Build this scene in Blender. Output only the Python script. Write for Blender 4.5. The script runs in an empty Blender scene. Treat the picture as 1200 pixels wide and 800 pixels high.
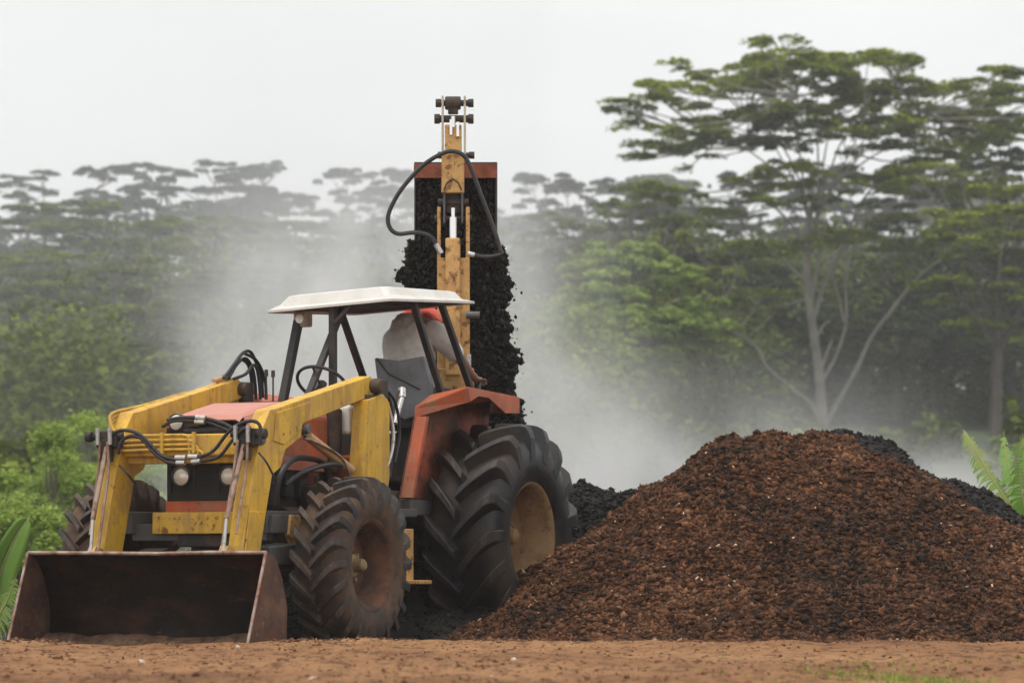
import bpy, math, random
import numpy as np
from mathutils import Vector, Matrix, Euler

# ------------------------------------------------------------------ camera, light, exposure
scene = bpy.context.scene
C = scene.collection
F, HZ, CAMZ = 4264.0, 666.0, 0.6          # focal length in photo pixels, horizon row, eye height
cam_d = bpy.data.cameras.new('camera')
cam = bpy.data.objects.new('camera', cam_d); C.objects.link(cam)
cam.location = (0, 0, CAMZ); cam.rotation_euler = (math.radians(90), 0, 0)
cam_d.sensor_width = 36; cam_d.lens = 36 * F / 1200
cam_d.shift_y = (HZ - 400) / 1200
cam_d.clip_start = 0.5; cam_d.clip_end = 2000
cam_d.dof.use_dof = True; cam_d.dof.focus_distance = 26.6; cam_d.dof.aperture_fstop = 3.6
scene.camera = cam
scene.view_settings.view_transform = 'Standard'
scene.view_settings.look = 'None'
scene.view_settings.exposure = 0.90
scene.view_settings.gamma = 1
SUN_EL, SUN_ROT = math.radians(70), math.radians(205)
world = bpy.data.worlds.new('World'); scene.world = world; world.use_nodes = True
wn, wl = world.node_tree.nodes, world.node_tree.links
wn.clear()
sky = wn.new('ShaderNodeTexSky'); sky.sky_type = 'NISHITA'; sky.sun_disc = False
sky.sun_elevation = SUN_EL; sky.sun_rotation = SUN_ROT; sky.dust_density = 8; sky.air_density = 1.0
mixw = wn.new('ShaderNodeMixRGB'); mixw.inputs[0].default_value = 0.90
mixw.inputs[2].default_value = (6.9, 6.9, 6.85, 1)
bg = wn.new('ShaderNodeBackground'); bg.inputs[1].default_value = 0.09
wo = wn.new('ShaderNodeOutputWorld')
wnz = wn.new('ShaderNodeTexNoise'); wnz.inputs['Scale'].default_value = 3.2; wnz.inputs['Detail'].default_value = 5
wtc = wn.new('ShaderNodeTexCoord'); wmp = wn.new('ShaderNodeMapping'); wmp.inputs['Scale'].default_value = (1.6, 1.6, 5)
wl.new(wtc.outputs['Generated'], wmp.inputs[0]); wl.new(wmp.outputs[0], wnz.inputs['Vector'])
wcr = wn.new('ShaderNodeValToRGB'); wcr.color_ramp.elements[0].position = .35; wcr.color_ramp.elements[0].color = (.86, .865, .87, 1)
wcr.color_ramp.elements[1].position = .65; wcr.color_ramp.elements[1].color = (1, 1, .99, 1)
wsc = wn.new('ShaderNodeVectorMath'); wsc.operation = 'SCALE'; wsc.inputs[3].default_value = 8.0
wl.new(wnz.outputs[0], wcr.inputs[0]); wl.new(wcr.outputs[0], wsc.inputs[0]); wl.new(wsc.outputs[0], mixw.inputs[2])
wl.new(sky.outputs[0], mixw.inputs[1]); wl.new(mixw.outputs[0], bg.inputs[0]); wl.new(bg.outputs[0], wo.inputs[0])
sun_d = bpy.data.lights.new('sun', 'SUN'); sun_d.energy = 1.0; sun_d.angle = math.radians(22); sun_d.color = (1, .965, .91)
sun = bpy.data.objects.new('sun', sun_d); C.objects.link(sun)
# the sun stands high to the left, veiled by cloud: light comes from (-x, -y)
sdir = Vector((-0.42 * math.cos(SUN_EL), -0.5 * math.cos(SUN_EL), math.sin(SUN_EL)))
sun.rotation_euler = sdir.to_track_quat('Z', 'Y').to_euler()
sky.sun_rotation = math.atan2(sdir.x, sdir.y)
scene.cycles.volume_bounces = 1
scene.cycles.max_bounces = 6
scene.cycles.diffuse_bounces = 3
scene.cycles.transparent_max_bounces = 8
scene.cycles.volume_max_steps = 128
scene.cycles.volume_step_rate = 1.0

rng = np.random.default_rng(7)
random.seed(7)

# ------------------------------------------------------------------ helpers
def tag(o, label=None, cat=None, group=None, kind=None):
    if label: o['label'] = label
    if cat: o['category'] = cat
    if group: o['group'] = group
    if kind: o['kind'] = kind
    return o

FRAME = None; T = None
class MB:
    """collects shapes, builds one mesh object"""
    def __init__(s): s.v = []; s.f = []; s.n = 0; s.cuts = []
    def add(s, v, f):
        s.cuts.append((s.n, len(s.f)))
        s.v.extend([tuple(p) for p in v]); s.f.extend([tuple(i + s.n for i in q) for q in f]); s.n += len(v); return s
    def box(s, c, d, rot=None):
        x, y, z = d[0] / 2, d[1] / 2, d[2] / 2
        vs = [Vector(p) for p in [(-x,-y,-z),(x,-y,-z),(x,y,-z),(-x,y,-z),(-x,-y,z),(x,-y,z),(x,y,z),(-x,y,z)]]
        if rot is not None:
            m = Euler(rot).to_matrix(); vs = [m @ p for p in vs]
        c = Vector(c)
        return s.add([p + c for p in vs], [(0,3,2,1),(4,5,6,7),(0,1,5,4),(1,2,6,5),(2,3,7,6),(3,0,4,7)])
    def prism(s, pts, y0, y1):
        """outline in the x-z plane, thickness from y0 to y1"""
        n = len(pts)
        area = sum(pts[i][0]*pts[(i+1)%n][1]-pts[(i+1)%n][0]*pts[i][1] for i in range(n))
        if area < 0: pts = pts[::-1]
        if y0 > y1: y0, y1 = y1, y0
        v = [(p[0], y0, p[1]) for p in pts] + [(p[0], y1, p[1]) for p in pts]
        f = [tuple(range(n)), tuple(range(2*n-1, n-1, -1))] + [(i, i+n, (i+1) % n + n, (i+1) % n) for i in range(n)]
        return s.add(v, f)
    def prism_yz(s, pts, x0, x1):
        n = len(pts)
        area = sum(pts[i][0]*pts[(i+1)%n][1]-pts[(i+1)%n][0]*pts[i][1] for i in range(n))
        if area < 0: pts = pts[::-1]
        if x0 > x1: x0, x1 = x1, x0
        v = [(x1, p[0], p[1]) for p in pts] + [(x0, p[0], p[1]) for p in pts]
        f = [tuple(range(n)), tuple(range(2*n-1, n-1, -1))] + [(i, i+n, (i+1) % n + n, (i+1) % n) for i in range(n)]
        return s.add(v, f)
    def tube(s, pts, r, k=8, cap=True):
        pts = [Vector(p) for p in pts]; n = len(pts)
        rr = r if hasattr(r, '__len__') else [r] * n
        rings = []; ref = None
        for i, p in enumerate(pts):
            d = (pts[min(i+1, n-1)] - pts[max(i-1, 0)])
            if d.length < 1e-9: d = Vector((0,0,1))
            d.normalize()
            if ref is None:
                ref = Vector((0,0,1)) if abs(d.z) < .9 else Vector((1,0,0))
            u = (ref - d * ref.dot(d))
            if u.length < 1e-6: u = d.orthogonal()
            u.normalize(); w = d.cross(u); ref = u
            rings.append([p + (u * math.cos(a) + w * math.sin(a)) * rr[i] for a in [2*math.pi*j/k for j in range(k)]])
        v = [q for ring in rings for q in ring]; f = []
        for i in range(n-1):
            for j in range(k):
                a = i*k+j; b = i*k+(j+1) % k
                f.append((a, b, b+k, a+k))
        if cap: f.append(tuple(range(k-1, -1, -1))); f.append(tuple(range((n-1)*k, n*k)))
        return s.add(v, f)
    def cyl(s, a, b, r, k=16): return s.tube([a, b], r, k)
    def lathe_y(s, prof, c, k=48, close=False):
        """prof = (y, radius) revolved about the lateral axis through c"""
        n = len(prof); v = []; f = []
        for j in range(k):
            a = 2*math.pi*j/k
            for (y, r) in prof: v.append((c[0] + r*math.cos(a), c[1] + y, c[2] + r*math.sin(a)))
        for j in range(k):
            j2 = (j+1) % k
            for i in range(n-1 if not close else n):
                i2 = (i+1) % n
                f.append((j*n+i, j2*n+i, j2*n+i2, j*n+i2))
        return s.add(v, f)
    def split(s, name, m, parent=None, bevel=0, smooth=False, angle=40):
        """one object for each shape added"""
        out = []; cu = s.cuts+[(s.n, len(s.f))]
        for (a, fa), (b, fb) in zip(cu, cu[1:]):
            q = MB(); q.add(s.v[a:b], [tuple(i-a for i in f) for f in s.f[fa:fb]]); out.append(q.build(name, m, parent, bevel, smooth, angle))
        return out
    def build(s, name, m, parent=None, bevel=0, smooth=False, angle=40):
        me = bpy.data.meshes.new(name)
        me.from_pydata(s.v, [], s.f); me.update()
        o = bpy.data.objects.new(name, me); C.objects.link(o)
        if m: me.materials.append(m)
        if parent is not None: o.parent = parent
        if FRAME is not None and parent is T: o.location = FRAME[0]; o.rotation_euler = FRAME[1]
        if smooth:
            me.shade_smooth()
            try: me.set_sharp_from_angle(angle=math.radians(angle))
            except Exception: pass
        if bevel:
            b = o.modifiers.new('bevel', 'BEVEL'); b.width = bevel; b.segments = 2; b.limit_method = 'ANGLE'; b.angle_limit = math.radians(35)
        return o

def np_mesh(name, V, Q, m, parent=None, attr=None, smooth=False):
    """fast mesh from numpy arrays; Q is (n,3) or (n,4)"""
    V = np.asarray(V, dtype=np.float32); Q = np.asarray(Q, dtype=np.int32)
    me = bpy.data.meshes.new(name)
    me.vertices.add(len(V)); me.vertices.foreach_set('co', V.ravel())
    k = Q.shape[1]
    me.loops.add(Q.size); me.loops.foreach_set('vertex_index', Q.ravel())
    me.polygons.add(len(Q)); me.polygons.foreach_set('loop_start', np.arange(0, Q.size, k, dtype=np.int32))
    me.polygons.foreach_set('loop_total', np.full(len(Q), k, dtype=np.int32))
    if attr is not None:
        a = me.attributes.new('tint', 'FLOAT', 'FACE'); a.data.foreach_set('value', np.asarray(attr, dtype=np.float32))
    me.update(calc_edges=True); me.validate()
    if smooth: me.shade_smooth()
    if m: me.materials.append(m)
    o = bpy.data.objects.new(name, me); C.objects.link(o)
    if parent is not None: o.parent = parent
    return o

def spline(pts, n=8):
    """Catmull-Rom through the points"""
    P = [Vector(p) for p in pts]; P = [P[0]*2-P[1]] + P + [P[-1]*2-P[-2]]
    out = []
    for i in range(1, len(P)-2):
        for t in [j/n for j in range(n)]:
            a, b, c, d = P[i-1], P[i], P[i+1], P[i+2]
            out.append(0.5*((2*b)+(c-a)*t+(2*a-5*b+4*c-d)*t*t+(3*b-a-3*c+d)*t*t*t))
    out.append(P[-2]); return out

# --- value noise in numpy
def _h2(ix, iy, seed):
    n = (ix.astype(np.int64)*374761393 + iy.astype(np.int64)*668265263 + seed*974711) & 0x7fffffff
    n = (n ^ (n >> 13)) * 1274126177 & 0x7fffffff
    n = n ^ (n >> 16)
    return (n & 0xffff) / 65535.0
def vnoise(x, y, seed=0):
    ix = np.floor(x); iy = np.floor(y); fx = x-ix; fy = y-iy
    fx = fx*fx*(3-2*fx); fy = fy*fy*(3-2*fy)
    a = _h2(ix, iy, seed); b = _h2(ix+1, iy, seed); c = _h2(ix, iy+1, seed); d = _h2(ix+1, iy+1, seed)
    return (a*(1-fx)+b*fx)*(1-fy)+(c*(1-fx)+d*fx)*fy
def fbm(x, y, oct=4, seed=0, gain=.5):
    s = 0; a = 1; t = 0
    for o in range(oct):
        s = s + a*(vnoise(x*2**o, y*2**o, seed+o*17)-.5); t += a; a *= gain
    return s/t*2

# --- materials
def mat(name, base, rough=.7, metal=0, spec=.3):
    m = bpy.data.materials.new(name); m.use_nodes = True
    b = m.node_tree.nodes['Principled BSDF']
    b.inputs['Base Color'].default_value = (*base, 1); b.inputs['Roughness'].default_value = rough
    b.inputs['Metallic'].default_value = metal; b.inputs['Specular IOR Level'].default_value = spec
    return m
def layered(name, base, layers, rough=.6, metal=0, bump=0, bscale=60, spec=.4):
    """base paint with noise-shaped layers: (colour, noise scale, threshold, softness, strength[, roughness])"""
    m = mat(name, base, rough, metal, spec); nt = m.node_tree; N, K = nt.nodes, nt.links
    b = N['Principled BSDF']; tc = N.new('ShaderNodeTexCoord')
    prev = None; rprev = None
    for i, L in enumerate(layers):
        col, sc, th, soft, st = L[:5]
        nz = N.new('ShaderNodeTexNoise'); nz.inputs['Scale'].default_value = sc; nz.inputs['Detail'].default_value = 8
        nz.inputs['Roughness'].default_value = .62
        mp = N.new('ShaderNodeMapping'); mp.inputs['Location'].default_value = (i*3.7, i*1.9, i*5.1)
        if len(L) > 6: mp.inputs['Scale'].default_value = L[6]
        K.new(tc.outputs['Object'], mp.inputs[0]); K.new(mp.outputs[0], nz.inputs['Vector'])
        mr = N.new('ShaderNodeMapRange'); mr.inputs[1].default_value = th - soft; mr.inputs[2].default_value = th + soft
        mr.inputs[4].default_value = st
        K.new(nz.outputs[0], mr.inputs[0])
        mx = N.new('ShaderNodeMixRGB'); mx.inputs[2].default_value = (*col, 1)
        K.new(mr.outputs[0], mx.inputs[0])
        if prev is None: mx.inputs[1].default_value = (*base, 1)
        else: K.new(prev, mx.inputs[1])
        prev = mx.outputs[0]
        if len(L) > 5 and L[5] is not None:
            rm = N.new('ShaderNodeMix'); rm.inputs[3].default_value = L[5]
            K.new(mr.outputs[0], rm.inputs[0])
            if rprev is None: rm.inputs[2].default_value = rough
            else: K.new(rprev, rm.inputs[2])
            rprev = rm.outputs[0]
    if prev is not None: K.new(prev, b.inputs['Base Color'])
    if rprev is not None: K.new(rprev, b.inputs['Roughness'])
    if bump:
        nz = N.new('ShaderNodeTexNoise'); nz.inputs['Scale'].default_value = bscale; nz.inputs['Detail'].default_value = 6
        K.new(tc.outputs['Object'], nz.inputs['Vector'])
        bp = N.new('ShaderNodeBump'); bp.inputs['Strength'].default_value = bump; bp.inputs['Distance'].default_value = .01
        K.new(nz.outputs[0], bp.inputs['Height']); K.new(bp.outputs[0], b.inputs['Normal'])
    return m

RUST = (.13, .045, .02); DUST = (.30, .20, .12); SOOT = (.025, .02, .017)
M = {}
M['yellow'] = layered('yellow_paint', (.68, .41, .022), [((.56, .33, .05), 3, .5, .15, .6, .7), ((.30, .17, .05), 6, .54, .07, .55, .85, (1.6, 1.6, .22)), ((.42, .16, .05), 14, .60, .05, .5, .8), (RUST, 8, .66, .03, .85, .9), ((.22, .14, .06), 2.2, .61, .08, .45, .9), (DUST, 5, .56, .12, .35, .9), (SOOT, 26, .68, .04, .6, .8)], .45, bump=.15, bscale=40)
M['yellow_old'] = layered('weathered_yellow_paint', (.58, .35, .12), [((.42, .22, .08), 6, .5, .1, .6, .8), (RUST, 12, .58, .05, .8, .9), (SOOT, 20, .62, .04, .7, .9)], .6, bump=.2, bscale=40)
M['orange'] = layered('orange_red_paint', (.50, .095, .03), [((.24, .09, .05), 3, .5, .10, .65, .8), ((.30, .19, .12), 5, .54, .08, .5, .9, (1.5, 1.5, .3)), (DUST, 6, .6, .1, .35, .9), (RUST, 16, .64, .05, .6, .9)], .42, bump=.08)
M['faded'] = layered('faded_red_paint', (.47, .15, .10), [((.5, .24, .18), 5, .5, .15, .6, .6), (DUST, 9, .6, .1, .3, .9)], .38, bump=.06)
M['white'] = layered('canopy_white', (.62, .61, .58), [((.50, .46, .39), 4, .52, .12, .6, .7), ((.45, .40, .33), 14, .66, .06, .4, .8)], .5)
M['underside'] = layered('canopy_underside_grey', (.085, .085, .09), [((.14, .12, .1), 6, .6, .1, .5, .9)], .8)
M['black'] = layered('black_painted_metal', (.022, .022, .024), [((.10, .07, .05), 7, .55, .12, .5, .9)], .55)
M['greymetal'] = layered('grey_metal', (.10, .105, .11), [((.16, .12, .08), 9, .55, .1, .6, .9)], .55, .3)
M['greasy'] = layered('greasy_dark_iron', (.030, .026, .023), [((.11, .07, .045), 6, .52, .1, .7, .95), ((.008, .008, .008), 13, .55, .1, .7, .5)], .7, bump=.5, bscale=30)
M['chrome'] = mat('chrome_rod', (.78, .78, .77), .18, 1)
M['silver'] = layered('silver_fitting', (.50, .49, .47), [(RUST, 30, .6, .06, .5, .8)], .35, .8)
M['hose'] = layered('black_rubber_hose', (.018, .018, .02), [((.07, .06, .05), 12, .6, .1, .5, .9)], .45)
M['glass'] = mat('lamp_glass', (.85, .83, .76), .3, .3, .6)
M['lampdark'] = mat('lamp_bezel', (.06, .055, .05), .5)
M['grille'] = layered('grille_black', (.012, .012, .013), [((.06, .045, .035), 8, .58, .1, .5, .9)], .6)
M['rubber'] = layered('tyre_rubber', (.007, .007, .008), [((.075, .05, .033), 2.6, .56, .12, .6, .95), ((.035, .032, .03), 14, .55, .12, .5, .7)], .42, bump=.25, bscale=30)
M['rubber_dusty'] = layered('dusty_tyre_rubber', (.030, .022, .017), [((.17, .095, .052), 2.2, .49, .14, .75, .97), ((.02, .018, .017), 9, .56, .1, .6, .8)], .75, bump=.3, bscale=30)
M['rim_brown'] = layered('rusty_brown_rim', (.055, .025, .015), [((.19, .085, .04), 5, .52, .12, .7, .95), ((.03, .02, .015), 7, .58, .08, .8, .9)], .75, bump=.3)
M['rim_tan'] = layered('muddy_tan_rim', (.27, .155, .065), [((.16, .09, .05), 4, .56, .1, .7, .9), ((.36, .25, .13), 9, .58, .1, .6, .95), ((.04, .03, .02), 15, .62, .05, .6, .9)], .75, bump=.3)
M['rust_plate'] = layered('rusty_steel_plate', (.13, .055, .03), [((.20, .12, .08), 4, .54, .1, .6, .8), ((.05, .03, .022), 6, .5, .1, .8, .6), ((.33, .26, .21), 24, .66, .05, .5, .5)], .6, .2, bump=.4, bscale=35)
M['bucket_in'] = layered('scraped_bucket_inside', (.010, .007, .005), [((.085, .035, .016), 3.2, .56, .1, .65, .9, (.5, 1, 2.2)), ((.012, .009, .008), 7, .52, .1, .8, .5), ((.19, .10, .05), 18, .68, .05, .5, .9)], .8, 0, bump=.5, bscale=22, spec=.12)
M['edge'] = layered('worn_steel_edge', (.38, .30, .25), [(RUST, 9, .5, .1, .8, .8), ((.45, .22, .14), 20, .58, .08, .6, .8)], .45, .4)
M['dull_rod'] = layered('dull_grey_brown_pipe', (.34, .25, .19), [((.20, .08, .04), 9, .52, .1, .7, .8), ((.06, .045, .035), 14, .6, .06, .7, .8)], .5, .2)
M['dull_orange'] = layered('rusty_orange_plate', (.30, .085, .045), [(RUST, 8, .5, .1, .8, .9)], .7)
M['beige'] = layered('beige_lamp_housing', (.50, .44, .34), [((.25, .18, .12), 12, .58, .1, .7, .9)], .6)
M['copper'] = layered('tan_cylinder_barrel', (.50, .28, .11), [((.45, .30, .16), 8, .5, .1, .6, .6), (SOOT, 14, .62, .05, .6, .8)], .5)
M['seat'] = layered('grey_seat_cloth', (.22, .235, .245), [((.12, .12, .125), 6, .5, .12, .7, .8), ((.27, .26, .25), 9, .6, .1, .5, .9)], .7, bump=.4, bscale=14)
M['shirt'] = layered('pale_grey_shirt', (.58, .56, .52), [((.42, .39, .35), 5, .52, .12, .7, .95), ((.22, .2, .18), 12, .64, .06, .5, .95)], .95, bump=1, bscale=16)
M['cap'] = layered('faded_red_cloth', (.50, .085, .06), [((.62, .22, .15), 7, .55, .1, .7, .95)], .95, bump=.5, bscale=20)
M['skin'] = mat('brown_skin', (.23, .115, .07), .55)
M['trousers'] = layered('dark_trousers', (.035, .04, .055), [((.09, .07, .05), 8, .55, .1, .6, .95)], .95)
M['jug'] = mat('white_plastic', (.72, .72, .70), .5)

def tint_mat(name, stops, rough=.9, trans=0, obj_random=0, bump=0, noise=0, nscale=1.0):
    """colour from a per-face attribute (each leaf or clod has its own tint)"""
    m = bpy.data.materials.new(name); m.use_nodes = True; nt = m.node_tree; N, K = nt.nodes, nt.links
    b = N['Principled BSDF']; b.inputs['Roughness'].default_value = rough; b.inputs['Specular IOR Level'].default_value = .2
    at_ = N.new('ShaderNodeAttribute'); at_.attribute_name = 'tint'
    src = at_.outputs['Fac']
    if noise:
        tc = N.new('ShaderNodeTexCoord'); nz = N.new('ShaderNodeTexNoise'); nz.inputs['Scale'].default_value = nscale; nz.inputs['Detail'].default_value = 5
        K.new(tc.outputs['Object'], nz.inputs['Vector'])
        a = N.new('ShaderNodeMath'); a.operation = 'MULTIPLY_ADD'; a.inputs[1].default_value = noise; 
        s_ = N.new('ShaderNodeMath'); s_.operation = 'SUBTRACT'; s_.inputs[1].default_value = .5
        K.new(nz.outputs[0], s_.inputs[0]); K.new(s_.outputs[0], a.inputs[0]); K.new(src, a.inputs[2]); src = a.outputs[0]
    if obj_random:
        oi = N.new('ShaderNodeObjectInfo'); a = N.new('ShaderNodeMath'); a.operation = 'MULTIPLY_ADD'; a.inputs[1].default_value = obj_random
        s_ = N.new('ShaderNodeMath'); s_.operation = 'SUBTRACT'; s_.inputs[1].default_value = .5
        K.new(oi.outputs['Random'], s_.inputs[0]); K.new(s_.outputs[0], a.inputs[0]); K.new(src, a.inputs[2]); src = a.outputs[0]
    cr = N.new('ShaderNodeValToRGB'); el = cr.color_ramp.elements
    while len(el) < len(stops): el.new(.5)
    for e, (p, c) in zip(el, stops): e.position = p; e.color = (*c, 1)
    K.new(src, cr.inputs[0]); K.new(cr.outputs[0], b.inputs['Base Color'])
    if trans:
        tr = N.new('ShaderNodeBsdfTranslucent'); mx = N.new('ShaderNodeMixShader'); mx.inputs[0].default_value = trans
        K.new(cr.outputs[0], tr.inputs[0]); K.new(b.outputs[0], mx.inputs[1]); K.new(tr.outputs[0], mx.inputs[2])
        K.new(mx.outputs[0], N['Material Output'].inputs[0])
    return m
M['leaf'] = tint_mat('albizia_leaves', [(0, (.035, .05, .012)), (.35, (.11, .15, .018)), (.7, (.23, .28, .025)), (1, (.34, .38, .04))], trans=.25)
M['leaf_bright'] = tint_mat('bright_leaves', [(0, (.10, .145, .03)), (.4, (.19, .265, .05)), (.75, (.28, .37, .07)), (1, (.36, .44, .11))], trans=.3)
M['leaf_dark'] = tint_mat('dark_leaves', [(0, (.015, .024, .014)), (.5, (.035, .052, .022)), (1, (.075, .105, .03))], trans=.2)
M['leaf_grey'] = tint_mat('dull_leaves', [(0, (.035, .048, .012)), (.5, (.12, .155, .022)), (1, (.23, .27, .04))], trans=.2)
M['bark'] = layered('pale_bark', (.30, .28, .24), [((.16, .14, .12), .8, .5, .1, .7)], .9)
M['bark_dark'] = layered('dark_bark', (.12, .10, .085), [((.06, .05, .04), .8, .5, .1, .7)], .9)

# ------------------------------------------------------------------ the setting: ground, haze
def terrain(X, Y):
    """height of the ground"""
    z = np.zeros_like(X, dtype=float)
    lip_y = 24.35 + .22*fbm(X*.55+9, X*0+3, 3, 5) - .10*np.clip((X-.3)/2, 0, 1)
    lip_h = .108 + .034*fbm(X*1.7, X*0+1.5, 4, 8)
    t = np.clip((Y-lip_y)/.35, 0, 1); t = t*t*(3-2*t)
    z = lip_h*(1-t)
    near = np.clip((40-Y)/10, 0, 1)
    z = z + near*(.030*fbm(X*1.1, Y*.55, 4, 2) + .016*fbm(X*5, Y*3.5, 4, 3, .7)*np.clip((30-Y)/6, 0, 1))
    z = z + np.where(Y > 50, np.clip((Y-55)/115, 0, 1)*6.2 + np.clip((Y-170)/75, 0, 1)*6.5, 0)
    return z
def ground_sheet():
    xs = np.unique(np.concatenate([np.linspace(-600, -60, 28), np.linspace(-60, -5, 56), np.linspace(-5, 6, 560), np.linspace(6, 60, 56), np.linspace(60, 600, 28)]))
    ys = np.unique(np.concatenate([np.linspace(-20, 13, 30), np.linspace(13, 26, 520), np.linspace(26, 34, 90), np.linspace(34, 260, 115), np.linspace(260, 1200, 24)]))
    X, Y = np.meshgrid(xs, ys); Z = terrain(X, Y)
    V = np.stack([X.ravel(), Y.ravel(), Z.ravel()], 1); nx = len(xs); ny = len(ys)
    i = np.arange(ny-1)[:, None]*nx + np.arange(nx-1)[None]
    i = i.ravel(); Q = np.stack([i, i+1, i+1+nx, i+nx], 1)
    m = bpy.data.materials.new('packed_earth'); m.use_nodes = True; N, K = m.node_tree.nodes, m.node_tree.links
    b = N['Principled BSDF']; b.inputs['Roughness'].default_value = .95; b.inputs['Specular IOR Level'].default_value = .15
    g = N.new('ShaderNodeNewGeometry')
    def noise(scale, det, mapping=(1,1,1)):
        mp = N.new('ShaderNodeMapping'); mp.inputs['Scale'].default_value = mapping
        nz = N.new('ShaderNodeTexNoise'); nz.inputs['Scale'].default_value = scale; nz.inputs['Detail'].default_value = det; nz.inputs['Roughness'].default_value = .65
        K.new(g.outputs['Position'], mp.inputs[0]); K.new(mp.outputs[0], nz.inputs['Vector']); return nz.outputs[0]
    def ramp(src, stops):
        cr = N.new('ShaderNodeValToRGB'); el = cr.color_ramp.elements
        while len(el) < len(stops): el.new(.5)
        for e, (p, c) in zip(el, stops): e.position = p; e.color = (*c, 1)
        K.new(src, cr.inputs[0]); return cr.outputs[0]
    c1 = ramp(noise(.55, 8, (1, .5, 1)), [(.30, (.12, .052, .022)), (.44, (.24, .118, .052)), (.58, (.31, .163, .074)), (.75, (.39, .225, .115))])
    c2 = ramp(noise(9, 6, (1, .5, 1)), [(.38, (.30, .25, .22)), (.50, (.95, .95, .95)), (.68, (1.0, .98, .95)), (.8, (1.25, 1.2, 1.15))])
    mu = N.new('ShaderNodeMixRGB'); mu.blend_type = 'MULTIPLY'; mu.inputs[0].default_value = .8
    K.new(c1, mu.inputs[1]); K.new(c2, mu.inputs[2])
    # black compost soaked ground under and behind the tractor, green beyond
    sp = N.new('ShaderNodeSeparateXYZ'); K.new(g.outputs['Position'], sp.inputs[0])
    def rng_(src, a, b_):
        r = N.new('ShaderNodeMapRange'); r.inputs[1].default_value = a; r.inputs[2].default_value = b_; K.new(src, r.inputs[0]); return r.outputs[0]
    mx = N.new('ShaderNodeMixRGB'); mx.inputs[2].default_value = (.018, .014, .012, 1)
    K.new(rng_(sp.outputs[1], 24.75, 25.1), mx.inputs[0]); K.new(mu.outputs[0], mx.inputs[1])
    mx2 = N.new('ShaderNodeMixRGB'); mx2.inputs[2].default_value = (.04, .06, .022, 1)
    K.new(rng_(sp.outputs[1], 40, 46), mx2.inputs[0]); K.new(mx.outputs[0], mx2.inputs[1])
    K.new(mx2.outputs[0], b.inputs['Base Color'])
    bp = N.new('ShaderNodeBump'); bp.inputs['Strength'].default_value = .8; bp.inputs['Distance'].default_value = .03
    K.new(noise(28, 8), bp.inputs['Height']); K.new(bp.outputs[0], b.inputs['Normal'])
    o = np_mesh('ground', V, Q, m, smooth=True); tag(o, 'bare brown earth running from the foreground to the wooded slope', kind='structure')
ground_sheet()

def volume_box(name, lo, hi, colour, density, label, noise=None):
    mb = MB(); c = [(a+b)/2 for a, b in zip(lo, hi)]; mb.box((0,0,0), [b-a for a, b in zip(lo, hi)])
    m = bpy.data.materials.new(name+'_air'); m.use_nodes = True; N, K = m.node_tree.nodes, m.node_tree.links
    N.clear(); out = N.new('ShaderNodeOutputMaterial'); pv = N.new('ShaderNodeVolumePrincipled')
    pv.inputs['Color'].default_value = (*colour, 1); pv.inputs['Density'].default_value = density
    K.new(pv.outputs[0], out.inputs['Volume'])
    o = mb.build(name, m); o.location = c
    o['label'] = label; o['kind'] = 'stuff'
    return o, m, pv
volume_box('haze', (-340, -18, -1), (340, 330, 60), (.93, .95, .97), .0005, 'thin pale haze fading the wooded slope')
volume_box('mist', (-120, 210, -.8), (120, 328, 50), (.93, .95, .97), .006, 'pale mist veiling the skyline trees')
volume_box('mist', (-120, 96, -.8), (1.5, 209.9, 50), (.93, .95, .97), .0015, 'thin mist hanging in the wood at the left and centre')

# ------------------------------------------------------------------ tractor frame and pixel helpers
TH = math.radians(25); TS, TC = math.sin(TH), math.cos(TH)
TX, TY = -1.994, 26.47                          # ground point under the front axle
ROT = -(math.pi/2 + TH)
def PL(px, py, l):
    """photo pixel -> (x, z) on the tractor's fore-aft plane at lateral l"""
    u = (px-600)/F; x = (TX+TC*l-u*(TY-TS*l))/(TS-u*TC); Y = TY-TC*x-TS*l
    return (x, CAMZ+(HZ-py)*Y/F)
def LX(px, py, x):
    """photo pixel -> (lateral, z) on the tractor's cross plane at x"""
    u = (px-600)/F; l = (u*(TY-TC*x)-TX+TS*x)/(TC+u*TS); Y = TY-TC*x-TS*l
    return (l, CAMZ+(HZ-py)*Y/F)
def at(px, py, Y): return Vector(((px-600)*Y/F, Y, CAMZ+(HZ-py)*Y/F))
def t2w(x, l, z): return Vector((TX-TS*x+TC*l, TY-TC*x-TS*l, z))

tractor = bpy.data.objects.new('tractor', None); C.objects.link(tractor)
tractor.location = (TX, TY, 0); tractor.rotation_euler = (0, 0, ROT)
tag(tractor, 'yellow and orange tractor with front loader bucket, white canopy and raised rear digger', 'tractor')
T = tractor

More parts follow.
